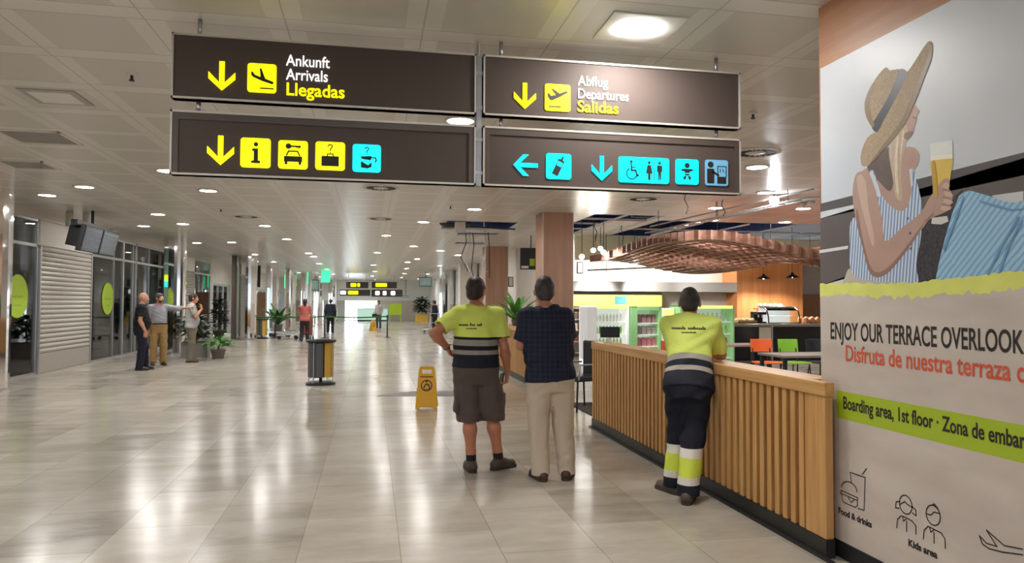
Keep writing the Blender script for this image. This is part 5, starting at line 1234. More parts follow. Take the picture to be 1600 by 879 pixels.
    def ripple(s, amp, seed=0, fold=1.0):
        X, Y, Z = s.ax[0][:, None, None], s.ax[1][None, :, None], s.ax[2][None, None, :]
        ph = seed * 1.7
        w = np.sin(17 * X + 23 * Z + 2 * np.sin(9 * Y + ph) + ph) * .5 + np.sin(38 * Z * fold + 14 * X + 5 * np.sin(11 * X - 7 * Z + ph) + 2 * ph) * .5 + np.sin(29 * Y - 21 * Z + 13 * X + ph) * .35
        s.F += (amp * w).astype(np.float32)
    def mesh(s):
        F = s.F; S_ = F < 0; n = F.shape
        c = [S_[i:n[0] - 1 + i, j:n[1] - 1 + j, k:n[2] - 1 + k] for i in (0, 1) for j in (0, 1) for k in (0, 1)]
        any_ = c[0].copy(); all_ = c[0].copy()
        for q in c[1:]: any_ |= q; all_ &= q
        act = any_ & ~all_; idx = np.argwhere(act); N = len(idx)
        ids = np.full(act.shape, -1, np.int64); ids[act] = np.arange(N)
        P_ = np.zeros((N, 3)); C_ = np.zeros(N)
        val = {}
        for i in (0, 1):
            for j in (0, 1):
                for k in (0, 1): val[i, j, k] = F[idx[:, 0] + i, idx[:, 1] + j, idx[:, 2] + k].astype(float)
        corners = list(val)
        for a in corners:
            for ax in range(3):
                if a[ax]: continue
                b = list(a); b[ax] = 1; b = tuple(b); va, vb = val[a], val[b]; m_ = (va < 0) != (vb < 0)
                t = np.where(m_, va / np.where(m_, va - vb, 1), 0)
                pt = np.tile(np.array(a, float), (N, 1)); pt[:, ax] += t
                P_[m_] += pt[m_]; C_ += m_
        verts = s.lo + (idx + P_ / C_[:, None]) * s.h
        quads = []
        for ax in range(3):
            sa = [slice(None)] * 3; sb = [slice(None)] * 3; sa[ax] = slice(0, -1); sb[ax] = slice(1, None)
            A_, B_ = S_[tuple(sa)], S_[tuple(sb)]; e = np.argwhere(A_ != B_)
            o1, o2 = [x for x in range(3) if x != ax]
            ok = (e[:, o1] > 0) & (e[:, o2] > 0) & (e[:, o1] < n[o1] - 1) & (e[:, o2] < n[o2] - 1); e = e[ok]
            flip = A_[e[:, 0], e[:, 1], e[:, 2]]
            if ax == 1: flip = ~flip
            def cell(d1, d2):
                q = e.copy(); q[:, o1] -= d1; q[:, o2] -= d2; return ids[q[:, 0], q[:, 1], q[:, 2]]
            q = np.stack([cell(1, 1), cell(0, 1), cell(0, 0), cell(1, 0)], 1); q[~flip] = q[~flip][:, ::-1]; quads.append(q)
        return verts, np.concatenate(quads)
def field_obj(name, F, mat, parent=None, attr=None, relax=1):
    v, q = F.mesh()
    for _ in range(relax):     # light smoothing along the surface
        acc = np.zeros_like(v); cnt = np.zeros(len(v))
        for a, b in ((0, 1), (1, 2), (2, 3), (3, 0)):
            np.add.at(acc, q[:, a], v[q[:, b]]); np.add.at(acc, q[:, b], v[q[:, a]]); np.add.at(cnt, q[:, a], 1); np.add.at(cnt, q[:, b], 1)
        v = v * .5 + acc / np.maximum(cnt, 1)[:, None] * .5
    me = bpy.data.meshes.new(name); me.vertices.add(len(v)); me.vertices.foreach_set('co', v.astype(np.float32).ravel())
    me.loops.add(q.size); me.loops.foreach_set('vertex_index', q.ravel().astype(np.int32))
    me.polygons.add(len(q)); me.polygons.foreach_set('loop_start', np.arange(0, q.size, 4, dtype=np.int32)); me.polygons.foreach_set('use_smooth', np.ones(len(q), bool))
    if attr is not None:
        at = me.attributes.new('along', 'FLOAT', 'POINT'); at.data.foreach_set('value', attr(v).astype(np.float32))
    me.update(calc_edges=True); me.validate()
    return link(name, me, mat, parent)
def banded(name, stops, rough=.75, bump=.25, check=None, z0=0.0, z1=2.0):
    """cloth whose bands follow the stored height along the garment"""
    k = NT(name); a = k.n('ShaderNodeAttribute', attribute_name='along')
    f = k.math('DIVIDE', k.math('SUBTRACT', a.outputs['Fac'], z0), z1 - z0)
    o = k.ramp(f, [((z - z0) / (z1 - z0), srgb(*c)) for z, c in stops], 'CONSTANT')
    if check:
        tc = k.n('ShaderNodeTexCoord'); sx = k.n('ShaderNodeSeparateXYZ'); k.l(tc.outputs['Object'], sx.inputs[0])
        g = k.math('MAXIMUM', k.math('LESS_THAN', k.math('FRACT', k.math('MULTIPLY', sx.outputs[0], check)), .12), k.math('LESS_THAN', k.math('FRACT', k.math('MULTIPLY', sx.outputs[2], check)), .12))
        mx = k.n('ShaderNodeMixRGB'); k.l(k.math('MULTIPLY', g, .3), mx.inputs[0]); k.l(o, mx.inputs[1]); mx.inputs[2].default_value = (*srgb(74, 80, 104), 1); o = mx.outputs[0]
    k.l(o, k.b.inputs['Base Color']); k.b.inputs['Roughness'].default_value = rough; k.b.inputs['Specular IOR Level'].default_value = .25
    nz = k.noise(420, 2); n2 = k.noise(26, 3); k.bump(k.math('ADD', k.math('MULTIPLY', nz, .15), n2), bump * 1.6, .014); return k.m
def rotz(a): return np.array([[cos(a), -sin(a), 0], [sin(a), cos(a), 0], [0, 0, 1]])
def rotx(a): return np.array([[1, 0, 0], [0, cos(a), -sin(a)], [0, sin(a), cos(a)]])
def U_(v): v = np.array(v, float); return v / np.linalg.norm(v)
def hand(F, w, d, n, side, curl=(.35, .4, .45, .5), thumb=.7, k=.008, sc=1.0):
    """palm and five bent fingers; d points along the hand, n out of the palm, side = +1 when the thumb lies along cross(d, n)"""
    w = np.array(w, float); d = U_(d); n = U_(np.array(n, float) - d * (np.array(n, float) @ d)); s_ = np.cross(d, n) * side
    F.cone(w, w + d * .05 * sc, .027 * sc, .036 * sc, .02, flat=(n, 1.7)); F.cone(w + d * .05 * sc, w + d * .082 * sc, .038 * sc, .038 * sc, .01, flat=(n, 2.0))
    for i, (off, L) in enumerate(((.030, .072), (.010, .08), (-.010, .075), (-.030, .06))):
        p = w + d * .088 * sc + s_ * off * sc; a = 0; r = .0092 * sc; spread = U_(d + s_ * off * 1.6)
        for j, fr_ in enumerate((.45, .32, .23)):
            a += curl[i] * (1.0, 1.3, .8)[j]; dd = spread * cos(a) + n * sin(a); q = p + dd * L * fr_ * sc; F.cone(p, q, r, r * .92, k); p = q; r *= .92
    p = w + d * .022 * sc + s_ * .026 * sc; dd = U_(d * .55 + s_ * .75 + n * .35); q = p + dd * .042 * sc; F.cone(p, q, .0125 * sc, .0105 * sc, .012)
    dd = U_(d * (1 - .3 * thumb) + s_ * .25 + n * thumb); F.cone(q, q + dd * .034 * sc, .0103 * sc, .0085 * sc, .006)
def person(label, loc, J, O):
    """J: joints in view-aligned local space, O: look. Returns the body object with hair and clothing under it."""
    h = O.get('h', .004); hc = max(h, .005); A3 = lambda v: np.array(v, float)
    J = {a: A3(b) for a, b in J.items()}; g = O.get('girth', 1.0); lean = J['neck'] - J['pelvis']; zt = U_(lean); yw = O.get('yaw', 0.0)
    fwd = A3((sin(yw), cos(yw), 0)); xt = U_(np.cross(fwd, zt)); yt = np.cross(zt, xt); TM = np.stack([xt, yt, zt], 1); TL = float(np.linalg.norm(lean)); sc = TL / .53
    bel, chest = O.get('belly', .0), O.get('chest', 1.0)
    def torso(e, z0, z1=.56, hipw=.0):
        base = [(-.16, .135, .095, 0, -.01), (-.06, .17, .122, 0, -.015), (.04, .168, .115 + bel * .5, 0, bel * .3), (.15, .152 + bel * .7, .11 + bel, 0, bel * .5), (.27, .158 + bel * .4, .115 + bel * .4, 0, bel * .2), (.38, .172 * chest, .115, 0, .0), (.46, .158 * chest, .098, 0, -.008), (.52, .10, .072, 0, -.012), (.56, .06, .055, 0, -.01)]
        T = np.array(base); T[:, 1:3] *= g; T[:, 1:3] += e
        zz = [z for z in T[:, 0] if z0 < z < z1]; zz = [z0] + zz + [z1]
        return [(z * sc, *(np.interp(z, T[:, 0], T[:, i]) for i in (1, 2, 3, 4))) for z in zz]
    pts = np.array(list(J.values())); lo = pts.min(0) - .3; hi = pts.max(0) + .3; lo[2] = -.03
    hd = J['head']; hy = O.get('headyaw', 0.0) + yw; HM = rotz(-hy) @ rotx(O.get('headtilt', 0.0)); H = lambda x, y, z: hd + HM @ A3((x, y, z))
    sides = (('l', -1), ('r', 1))
    # body ------------------------------------------------------------
    F = Field(lo, hi, h)
    F.loft(J['pelvis'], TM, torso(-.02, -.13), .05); lk = 1.0 if O.get('shorts') else .84
    for a, s_ in sides:
        sh, el, wr = J['sh' + a], J['el' + a], J['wr' + a]
        F.cone(J['pelvis'] + TM @ A3((s_ * .05, -.01, .50 * sc)), sh, .055, .058, .05)
        mid = (sh + el) / 2; fm_ = el + (wr - el) * .28
        F.chain([sh, mid, el], [.057 * g, .05 * g, .041], .03); F.chain([el, fm_, wr], [.041, .043 * g, .0275], .02)
        hp, kn, an = J['hip' + a], J['kn' + a], J['an' + a]
        F.chain([hp, (hp + kn) / 2, kn], [.08 * g, .07 * g * lk, .055 * lk], .04); cal = kn + (an - kn) * .3 - fwd * .018
        F.chain([kn, cal, an + (kn - an) * .22, an], [.054 * lk, .06 * lk, .042, .04], .03)
        td = A3((sin(O.get('toe' + a, s_ * .2)), cos(O.get('toe' + a, s_ * .2)), 0)); heel = A3((an[0], an[1], J.get('gr' + a, A3((0, 0, 0)))[2])) - td * .04 + A3((0, 0, .042))
        F.cone(heel, heel + td * .19, .036, .03, .03)
        hd_, hn_ = O.get('hand' + a, ((0, 0, -1), (-s_, 0, 0)))
        thumb_side = s_ if O.get('tside' + a) is None else O['tside' + a]
        hand(F, wr, hd_, hn_, thumb_side, O.get('curl' + a, (.35, .4, .45, .5)), sc=O.get('handsc', 1.0))
    nb = J['neck']; F.cone(nb - zt * .03, H(0, -.012, -.07), .058, .054, .035)
    F.ell(H(0, -.008, .02), (.075, .096, .1), HM, .02); F.ell(H(0, .03, -.05), (.06, .062, .07), HM, .03); F.ell(H(0, .055, -.098), (.03, .028, .02), HM, .03)
    F.ell(H(0, .078, .022), (.05, .018, .012), HM, .02)
    for s_ in (-1, 1):
        F.ell(H(s_ * .083, -.006, -.01), (.013, .022, .033), HM, .006); F.ell(H(s_ * .031, .098, .002), (.016, .014, .011), HM, .01, 'sub'); F.ell(H(s_ * .04, .07, -.03), (.02, .02, .016), HM, .02)
    F.cone(H(0, .088, .008), H(0, .112, -.034), .009, .014, .012); F.ell(H(0, .1, -.036), (.019, .012, .009), HM, .01)
    F.ell(H(0, .09, -.068), (.023, .011, .006), HM, .006); F.ell(H(0, .088, -.082), (.02, .011, .007), HM, .006); F.ell(H(0, .103, -.075), (.022, .008, .0018), HM, .004, 'sub')
    body = field_obj('person', F, O['skin']); body.location = loc; tag(body, label, 'person')
    for s_ in (-1, 1):
        bm = BM(); bmesh.ops.create_uvsphere(bm, u_segments=12, v_segments=8, radius=.0125); e = obj('eye', bm, M['eye'], body, True); e.location = H(s_ * .031, .08, .002)
        bm = BM(); bmesh.ops.create_uvsphere(bm, u_segments=10, v_segments=6, radius=.006); p = obj('iris', bm, M['black'], e, True); p.location = V(H(s_ * .031, .0885, .002)) - e.location
    # hair ------------------------------------------------------------
    if O.get('hair') is not None:
        F = Field(hd - .35, hd + .25, hc); t_ = O.get('hairthick', .012)
        F.ell(H(0, -.012, .024), (.076 + t_, .097 + t_, .1 + t_), HM, .02)
        F.ell(H(0, -.06, -.045), (.062, .045 + t_, .05), HM, .03)
        if O.get('longhair'): F.cone(H(0, -.07, 0), H(0, -.09, -.2), .075, .055, .04)
        F.ripple(.0025, 3, 2.0)
        F.ell(H(0, .115, -.035), (.1, .1, .1), HM, .012, 'sub')
        for s_ in (-1, 1): F.ell(H(s_ * .09, .01, -.022), (.022, .034, .046), HM, .008, 'sub')
        if not O.get('longhair'): F.cut(H(0, 0, O.get('nape', -.085)), -HM[:, 2])
        field_obj('hair', F, O['hair'], body)
    if O.get('beard') is not None:
        F = Field(hd - .25, hd + .25, hc); F.ell(H(0, .034, -.062), (.062, .064, .066), HM, .02); F.cut(H(0, 0, -.055), HM[:, 2]); F.cut(H(0, .0, 0), -HM[:, 1]); field_obj('beard', F, O['beard'], body)
    # trousers --------------------------------------------------------
    F = Field(lo, hi, hc); te = O.get('tease', .014); hemz = O.get('tz', .05)
    F.loft(J['pelvis'], TM, torso(te, -.16, O.get('waist', .1)), .04); r0, r1, r2 = O.get('tr', (.1, .08, .068))
    for a, s_ in sides:
        hp, kn, an = J['hip' + a], J['kn' + a], J['an' + a]; gz = J.get('gr' + a, A3((0, 0, 0)))[2]
        F.chain([hp, (hp + kn) / 2, kn, an - A3((0, 0, .04))], [r0 * g, (r0 + r1) / 2 * g, r1, r2], .035)
        bt = hp - fwd * .045 + A3((0, 0, .0)); F.ell(bt, (.088 * g, .085 * g, .1), None, .04)
        if O.get('pockets'):
            pm = hp + (kn - hp) * .72 + A3((s_ * (r1 + .004), -.01, 0)); F.rbox(pm, (.02, .07, .085), .015, None, .012)
    F.ripple(O.get('twr', .004), O.get('seed', 1) + 2, .7)
    for a, s_ in sides:
        gz = J.get('gr' + a, A3((0, 0, 0)))[2]; kn, an = J['kn' + a], J['an' + a]; mx_ = .5 * (J['anl'] + J['anr'])[0]
        c = A3((0, 0, hemz + gz)); lo2 = A3((lo[0] if a == 'l' else mx_, lo[1], lo[2])); hi2 = A3((mx_ if a == 'l' else hi[0], hi[1], hemz + gz + .05)); F.cut(c, A3((0, 0, -1)), lo2, hi2)
    TF = F.F
    field_obj('shorts' if O.get('shorts') else 'trousers', F, O['trousers'], body, lambda v: v[:, 2])
    # shirt -----------------------------------------------------------
    e = O.get('ease', .018); F = Field(lo, hi, hc); hem = O.get('hem', -.02)
    F.loft(J['pelvis'], TM, torso(e, hem, .545), .04)
    for a, s_ in sides:
        sh, el, wr = J['sh' + a], J['el' + a], J['wr' + a]
        F.cone(J['pelvis'] + TM @ A3((s_ * .05, -.01, .495 * sc)), sh, .062 + e * .3, .064 + e * .5, .04)
        f_ = O.get('sleeve', .62)
        if f_ <= 1:
            c = sh + (el - sh) * f_; d = U_(el - sh); F.cone(sh, sh + (el - sh) * min(1, f_ + .1), .064 * g + e * .5, .056 * g + e * .9, .025, cuts=[(c, d)]); F.cone(c, c + d * .1, .05 * g + e * .3, .05 * g + e * .3, .004, op='sub')
        else: F.chain([sh, el, el + (wr - el) * (f_ - 1)], [.066 * g + e * .4, .055 + e * .6, .04 + e * .5], .03)
    F.ripple(O.get('wr', .0035), O.get('seed', 1))
    if not O.get('tucked'):
        X, Y, Z = F.ax[0][:, None, None], F.ax[1][None, :, None], F.ax[2][None, None, :]; pv = J['pelvis']
        up_ = (X - pv[0]) * zt[0] + (Y - pv[1]) * zt[1] + (Z - pv[2]) * zt[2] - hem * sc
        F.F = np.minimum(F.F, np.maximum(TF - .008, -up_)).astype(np.float32)
    F.cone(nb - zt * .02 + fwd * .02, nb + zt * .12 + fwd * .05, .058, .075, .01, op='sub')
    inv = lambda v: (v - J['pelvis']) @ TM[:, 2] + J['pelvis'][2]
    field_obj('shirt', F, O['shirt'], body, inv)
    if O.get('collar') is not None:
        F = Field(nb - .16, nb + .16, hc); cM = TM @ rotx(.25)
        rr = [(nb + TM @ A3((0, .012, .0))) + cM @ A3((.066 * cos(a), .066 * sin(a), .004)) for a in np.linspace(0, 2 * pi, 15)]
        for p, q in zip(rr, rr[1:]): F.cone(p - zt * .006, q - zt * .006, .0145, .0145, .01); F.cone(p + zt * .014, q + zt * .014, .012, .012, .01)
        F.cone(nb - zt * .05, nb + zt * .1, .052, .052, .006, op='sub'); field_obj('collar', F, O['collar'], body)
    if O.get('belt') is not None:
        F = Field(J['pelvis'] - .35, J['pelvis'] + .35, hc); F.loft(J['pelvis'], TM, [(z, a_ , b_, cx, cy) for z, a_, b_, cx, cy in torso(te + .006, .06, .095)], .004); field_obj('belt', F, O['belt'], body)
    # shoes -----------------------------------------------------------
    for a, s_ in sides:
        an = J['an' + a]; td = A3((sin(O.get('toe' + a, s_ * .2)), cos(O.get('toe' + a, s_ * .2)), 0)); gz = J.get('gr' + a, A3((0, 0, 0)))[2]; heel = A3((an[0], an[1], gz)) - td * .045
        F = Field(np.minimum(heel, heel + td * .24) - .1, np.maximum(heel, heel + td * .24) + .14, hc); sd = A3((td[1], -td[0], 0))
        F.chain([heel + A3((0, 0, .045)), heel + td * .1 + A3((0, 0, .043)), heel + td * .2 + A3((0, 0, .034))], [.042, .044, .038], .03); F.cone(heel + A3((0, 0, .05)), heel + td * .035 + A3((0, 0, .085)), .043, .042, .02); F.cone(heel + td * .1 + A3((0, 0, .055)), heel + td * .05 + A3((0, 0, .08)), .036, .04, .03)
        F.cut(heel + A3((0, 0, .022)), A3((0, 0, -1))); F.cut(heel + A3((0, 0, O.get('shoetop', .105))), A3((0, 0, 1)))
        so = field_obj('shoe', F, O['shoe'], body)
        out = [heel + td * x + sd * y for x, y in smooth_poly([(-.045, -.02), (-.045, .02), (0, .042), (.1, .043), (.18, .047), (.235, .03), (.248, 0), (.235, -.03), (.18, -.043), (.1, -.04), (0, -.042)], 4)]
        bm = BM(); prism(bm, [(p[0], p[1]) for p in out], lambda x, y, w: V((x, y, w)), gz, gz + .026); obj('sole', bm, O.get('sole', M['sole']), so)
        if O.get('lace'):
            bm = BM()
            for i in range(4): c = heel + td * (.085 + .024 * i) + A3((0, 0, .098 - .009 * i)); tube(bm, [c - sd * .022, c + A3((0, 0, .005)), c + sd * .022], .0032, 6)
            obj('laces', bm, M['dark'], so)
        if O.get('sock') is not None:
            F = Field(an - .12, an + A3((.12, .12, .25)), hc); kn = J['kn' + a]; d = U_(kn - an); F.cone(an - A3((0, 0, .02)), an + d * O['sock'], .045, .047, .01); F.cut(an + d * O['sock'], d); field_obj('sock', F, M['sock'], body)
    return body, H, TM

NAVY, LIME_, SILV = (34, 36, 48), (222, 236, 112), (150, 146, 140)
vest1 = banded('hi_vis_polo', [(.0, NAVY), (1.058, SILV), (1.10, (30, 30, 34)), (1.138, SILV), (1.195, (30, 30, 34)), (1.212, LIME_)])
shorts1 = banded('brown_shorts', [(0, (92, 80, 76)), (1.9, (92, 80, 76))])
J1 = dict(pelvis=(-.06, 0, .95), neck=(-.055, -.01, 1.475), head=(-.055, .03, 1.635), shl=(-.225, -.01, 1.415), shr=(.125, -.01, 1.415), ell=(-.45, -.10, 1.25), wrl=(-.315, .04, 1.115), elr=(.2, -.05, 1.115), wrr=(.245, .06, .895),
          hipl=(-.15, 0, .92), hipr=(.035, 0, .92), knl=(-.112, .02, .5), knr=(.10, .04, .5), anl=(-.095, -.01, .085), anr=(.165, .03, .085))
P1 = (1.0, 6.5, 0)
p1, H1, T1 = person('man in a lime hi-vis shirt and brown cargo shorts, left hand on his hip', P1, J1, dict(skin=M['skinred'], hair=M['hairdark'], shirt=vest1, trousers=shorts1, shorts=True, shoe=M['shoegrey'], collar=M['black'], girth=1.08, belly=.035, yaw=.1, headyaw=.45,
    handl=((.35, .75, -.55), (.9, .1, .2)), handr=((.0, .25, -1), (-1, .2, 0)), curlr=(.5, .55, .6, .6), hem=-.005, ease=.02, wrx=0, sleeve=.72, tz=.45, tr=(.108, .108, .108), tease=.016, pockets=True, sock=.1, toel=-.1, toer=1.05, lace=True, waist=.06, twr=.0055, shoetop=.1, seed=1, wr=.006))
# watch on the left wrist
bm = BM(); wv_ = V(J1['wrl']); d = (V(J1['wrl']) - V(J1['ell'])).normalized(); s_ = d.orthogonal().normalized(); c_ = d.cross(s_)
tube(bm, [wv_ - d * .015 + (s_ * cos(2 * pi * i / 20) + c_ * sin(2 * pi * i / 20)) * .031 for i in range(20)], .006, 8, True)
w_ = obj('watch', bm, M['black'], p1, True); bm = BM(); lathe(bm, [(.018, .0), (.018, .01), (.015, .012)], seg=20, Mx=Matrix.Translation(wv_ - d * .015 + V((-.6, -.5, .5)).normalized() * .03) @ V((-.6, -.5, .5)).to_track_quat('Z', 'Y').to_matrix().to_4x4()); obj('dial', bm, M['dark'], w_)
t = thing('mobile_phone', 'black mobile phone in the right hand of the man in brown shorts', 'phone', V(P1) + V((.2, .105, .80)), 0); t.rotation_euler = (R(-14), R(14), R(12))
bm = BM(); box(bm, -.006, .006, -.036, .036, -.075, .075); obj('case', bm, M['black'], t, bevel=.005); bm = BM(); box(bm, -.0072, -.006, -.033, .033, -.07, .07); obj('screen', bm, M['counterblack'], t)
def squiggle(body, TM, org, z, x0, x1, h, words, back, name='printed_lettering', w=.0045):
    """tiny handwriting-like print hugging the back of the shirt"""
    me = None
    for o in body.children:
        if o.name.startswith('shirt'): me = o
    bpy.context.view_layer.update(); bm = BM(); rng = random.Random(5)
    def onback(x, zz):
        hit, p, n, i = me.ray_cast(V((x, -1.0, zz)), V((0, 1, 0))); return (p + V((0, -.0012, 0))) if hit else None
    x = x0
    for wd in words:
        L = (x1 - x0) * wd; n = max(3, int(L / (h * .8)))
        for i in range(n):
            xa = x + L * i / n; hh = h * (1.6 if rng.random() < .2 else 1); step = L / n * .7
            pts = [onback(xa, z), onback(xa + step * .1, z + hh), onback(xa + step * .55, z + hh * .75), onback(xa + step * .6, z), onback(xa + step, z + h * .12)]
            if all(pts): tube(bm, pts, w * .5, 5)
        x += L + (x1 - x0) * .06
    obj(name, bm, M['ink'], body)
squiggle(p1, T1, None, 1.318, -.225, .0, .016, (.36, .22, .2), -1, w=.006); squiggle(p1, T1, None, 1.29, -.165, -.06, .008, (.9,), -1, w=.0035)

shirt2 = banded('dark_check_shirt', [(0, (33, 36, 56)), (1.9, (33, 36, 56))], check=24)
chino = banded('beige_chinos', [(0, (206, 190, 172)), (1.9, (206, 190, 172))])
J2 = dict(pelvis=(-.04, 0, .93), neck=(-.085, 0, 1.47), head=(-.088, .03, 1.628), shl=(-.245, .0, 1.405), shr=(.085, .0, 1.405), ell=(-.285, .06, 1.15), wrl=(-.05, .25, 1.16), elr=(.15, .05, 1.16), wrr=(-.1, .27, 1.2),
          hipl=(-.135, 0, .9), hipr=(.055, 0, .9), knl=(-.135, .02, .49), knr=(.08, .02, .49), anl=(-.125, -.01, .085), anr=(.11, -.01, .085))
p2, H2, T2 = person('man in a dark checked shirt and beige trousers, arms folded, seen from behind', (1.575, 6.08, 0), J2, dict(skin=M['skinred'], hair=M['hairgrey'], shirt=shirt2, trousers=chino, shoe=M['shoebrown'], collar=M['black'], girth=1.1, belly=.045, yaw=.0, headyaw=.05, headtilt=-.06,
    handl=((1, .25, .05), (0, 1, 0)), handr=((-1, .2, .05), (0, 1, 0)), hem=-.07, ease=.024, sleeve=.8, tz=.045, tr=(.108, .09, .078), tease=.016, toel=-.2, toer=.45, waist=.05, twr=.0055, shoetop=.09, seed=4, wr=.007))
bm = BM(); nb_ = V(J2['neck']); tube(bm, [nb_ + V((.074 * cos(a), .074 * sin(a) - .004, .018)) for a in [R(i * 18) for i in range(20)]], .0045, 6, True); obj('lanyard', bm, M['paper'], p2, True)

vest3 = banded('hi_vis_work_shirt', [(0, NAVY), (.957, (176, 168, 156)), (1.0, NAVY), (1.052, (168, 162, 152)), (1.1, (212, 226, 112))])
trous3 = banded('navy_work_trousers', [(0, (30, 32, 44)), (.135, (222, 214, 206)), (.19, (214, 228, 84)), (.33, (226, 220, 212)), (.405, (30, 32, 44))])
P3 = (2.38, 5.3, 0); ca, sa = cos(R(25)), sin(R(25))
J3 = dict(pelvis=(.075, .06, .9), neck=(.09, .30, 1.40), head=(.085, .375, 1.535), shl=(-.085, .26, 1.345), shr=(.26, .26, 1.345), ell=(-.03, .52, 1.13), wrl=(.19, .64, 1.092), elr=(.335, .36, 1.105), wrr=(.27, .6, 1.092),
          hipl=(-.015, .06, .87), hipr=(.165, .06, .87), knl=(.0, .14, .48), knr=(.105, .02, .47), anl=(-.05, .16, .085), anr=(.065, -.1, .085))
def r25(v): return (v[0] * ca + v[1] * sa, -v[0] * sa + v[1] * ca, v[2])
p3, H3, T3 = person('man in hi-vis shirt and navy work trousers leaning on the near slatted counter', P3, J3, dict(skin=M['skinred'], hair=M['hairshort'], hairthick=.007, shirt=vest3, trousers=trous3, shoe=M['shoegrey'], collar=M['black'], girth=.97, belly=.01, chest=1.12, yaw=.05, headyaw=-.02, headtilt=-.1,
    handl=((.85, .45, -.12), (.0, 0, -1)), handr=((-.5, .75, -.12), (0, 0, -1)), curll=(.15, .15, .2, .2), curlr=(.15, .15, .2, .2), hem=-.07, ease=.022, sleeve=.85, tz=.055, tr=(.1, .09, .082), tease=.014, toel=-.75, toer=.15, waist=.05, twr=.0055, shoetop=.1, seed=6, wr=.0065))
p3.rotation_euler = (0, 0, R(-25))
squiggle(p3, T3, None, 1.318, -.055, .225, .016, (.4, .5), -1, w=.006); squiggle(p3, T3, None, 1.29, .02, .15, .008, (.9,), -1, w=.0035)

# the three men by the shop windows
def plain(name, c): return banded(name, [(0, c), (1.9, c)])
blacktee, navytr = plain('black_polo', (28, 28, 32)), plain('dark_navy_trousers', (34, 34, 48))
greyshirt, khaki = plain('grey_shirt', (150, 150, 158)), plain('khaki_trousers', (158, 128, 84))
paleshirt, olive = plain('pale_grey_shirt', (168, 166, 166)), plain('grey_olive_trousers', (118, 110, 98))
STD = dict(pelvis=(0, 0, .94), neck=(0, .01, 1.47), head=(0, .04, 1.63), shl=(-.18, 0, 1.41), shr=(.18, 0, 1.41), ell=(-.235, -.03, 1.12), elr=(.235, -.03, 1.12), wrl=(-.24, .08, .88), wrr=(.24, .08, .88),
           hipl=(-.095, 0, .91), hipr=(.095, 0, .91), knl=(-.11, .02, .5), knr=(.11, .02, .5), anl=(-.115, -.02, .085), anr=(.115, -.02, .085))
mid = dict(h=.0062)
def stand(label, loc, rz, changes=None, k=1.0, **O):
    J = dict(STD); J.update(changes or {}); o = dict(mid); o.update(O); p, H, T = person(label, loc, J, o); p.rotation_euler = (0, 0, rz); p.scale = (k, k, k); return p, H, T
stand('bald man in a black polo shirt and dark trousers by the shop windows', (-5.03, 17.3, 0), R(-72), dict(anl=(-.12, .1, .085), knl=(-.11, .08, .5)), .985, skin=M['skin'], hair=None, shirt=blacktee, trousers=navytr, shoe=M['shoeblack'], belly=.05, girth=1.05, sleeve=.7, hem=-.03, tr=(.1, .085, .08), seed=2)
stand('bearded man in a grey shirt and khaki trousers pointing to the right', (-5.0, 18.55, 0), R(-160), dict(ell=(-.42, .12, 1.38), wrl=(-.63, .2, 1.41)), .985, skin=M['skin'], hair=M['hairgrey'], beard=M['hairgrey'], shirt=greyshirt, trousers=khaki, shoe=M['shoebrown'], belt=M['black'], belly=.02, headyaw=-.75, sleeve=1.35,
      handl=((-1, .3, .05), (0, .2, -1)), curll=(.02, .7, .8, .8), hem=.07, waist=.1, tucked=True, tr=(.1, .085, .076), seed=3)
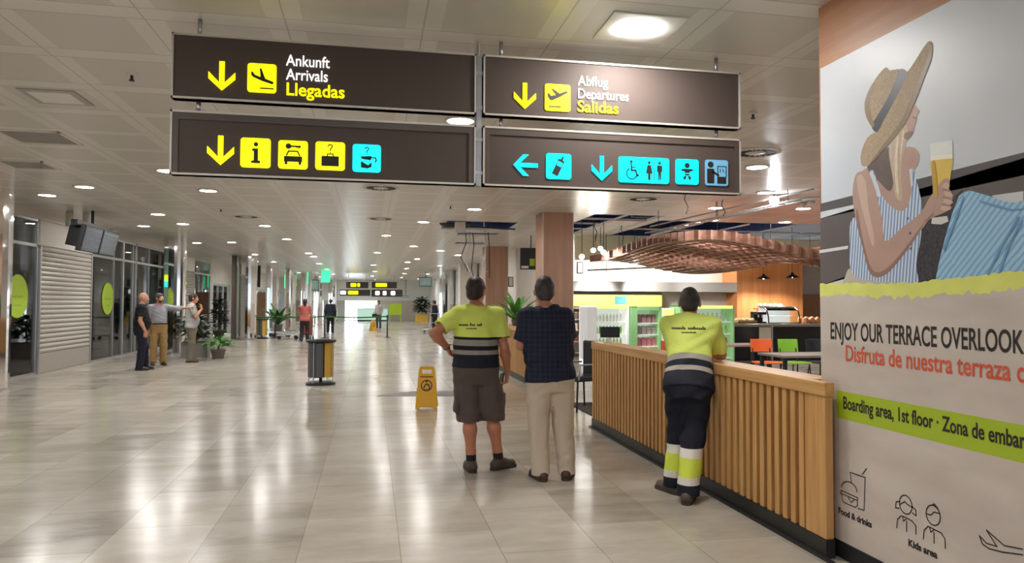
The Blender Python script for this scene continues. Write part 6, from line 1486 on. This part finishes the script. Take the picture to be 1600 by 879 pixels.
stand('man in a pale grey shirt and olive trousers facing right by the plants', (-4.45, 19.35, 0), R(-80), dict(elr=(.2, .1, 1.16), wrr=(.1, .24, 1.36)), .99, skin=M['skin'], hair=M['hairdark'], shirt=paleshirt, trousers=olive, shoe=M['shoegrey'], belly=.045, sleeve=.75, handr=((-.2, -.2, 1), (-.3, -1, 0)), hem=-.06, tr=(.1, .085, .078), seed=5)
# far figures
far = dict(h=.009, wr=.002, twr=.002)
stand('far man in black standing before the green light, seen from behind', (-2.0, 37.0, 0), R(-5), None, .97, skin=M['skin'], hair=M['hairdark'], shirt=plain('black_jacket', (36, 38, 50)), trousers=plain('black_trousers', (28, 29, 38)), shoe=M['shoeblack'], sleeve=1.9, hem=-.08, girth=1.05, ease=.03, **far)
stand('far woman in a rose top with dark hair pushing a luggage trolley', (-2.55, 29.15, 0), R(0), dict(elr=(.24, .05, 1.14), ell=(-.24, .05, 1.14), wrl=(-.24, .26, 1.05), wrr=(.24, .26, 1.05)), .95, skin=M['skin'], hair=M['hairdark'], longhair=True, shirt=plain('rose_top', (206, 116, 106)), trousers=plain('dark_leggings', (62, 52, 58)), shoe=M['shoeblack'], sleeve=.6, hem=-.1,
      handl=((0, 1, -.1), (0, 0, -1)), handr=((0, 1, -.1), (0, 0, -1)), **far)
stand('far woman in a pale top carrying a dark bag before the end desk', (.45, 44.2, 0), R(150), None, .95, skin=M['skin'], hair=M['hairgrey'], longhair=True, shirt=plain('pale_top', (190, 182, 178)), trousers=plain('grey_trousers', (84, 84, 92)), shoe=M['shoeblack'], sleeve=1.7, hem=-.1, **far)
t = thing('handbag', 'dark handbag held by the far woman in the pale top', 'bag', (.2, 44.0, .62))
bm = BM(); prism(bm, [(-.16, 0), (.16, 0), (.13, .24), (-.13, .24)], lambda a, b, w: V((a, w, b)), -.06, .06); obj('bag_body', bm, M['black'], t, bevel=.02)
bm = BM(); tube(bm, [(-.09, 0, .23), (-.06, 0, .36), (.06, 0, .36), (.09, 0, .23)], .012, 6); obj('strap', bm, M['black'], t)
stand('far person in dark clothes beside a trolley at the right of the hall', (3.2, 36.9, 0), R(60), None, .95, skin=M['skin'], hair=M['hairdark'], shirt=plain('navy_top', (40, 42, 58)), trousers=plain('dark_trousers', (50, 50, 58)), shoe=M['shoeblack'], sleeve=1.8, hem=-.06, **far)
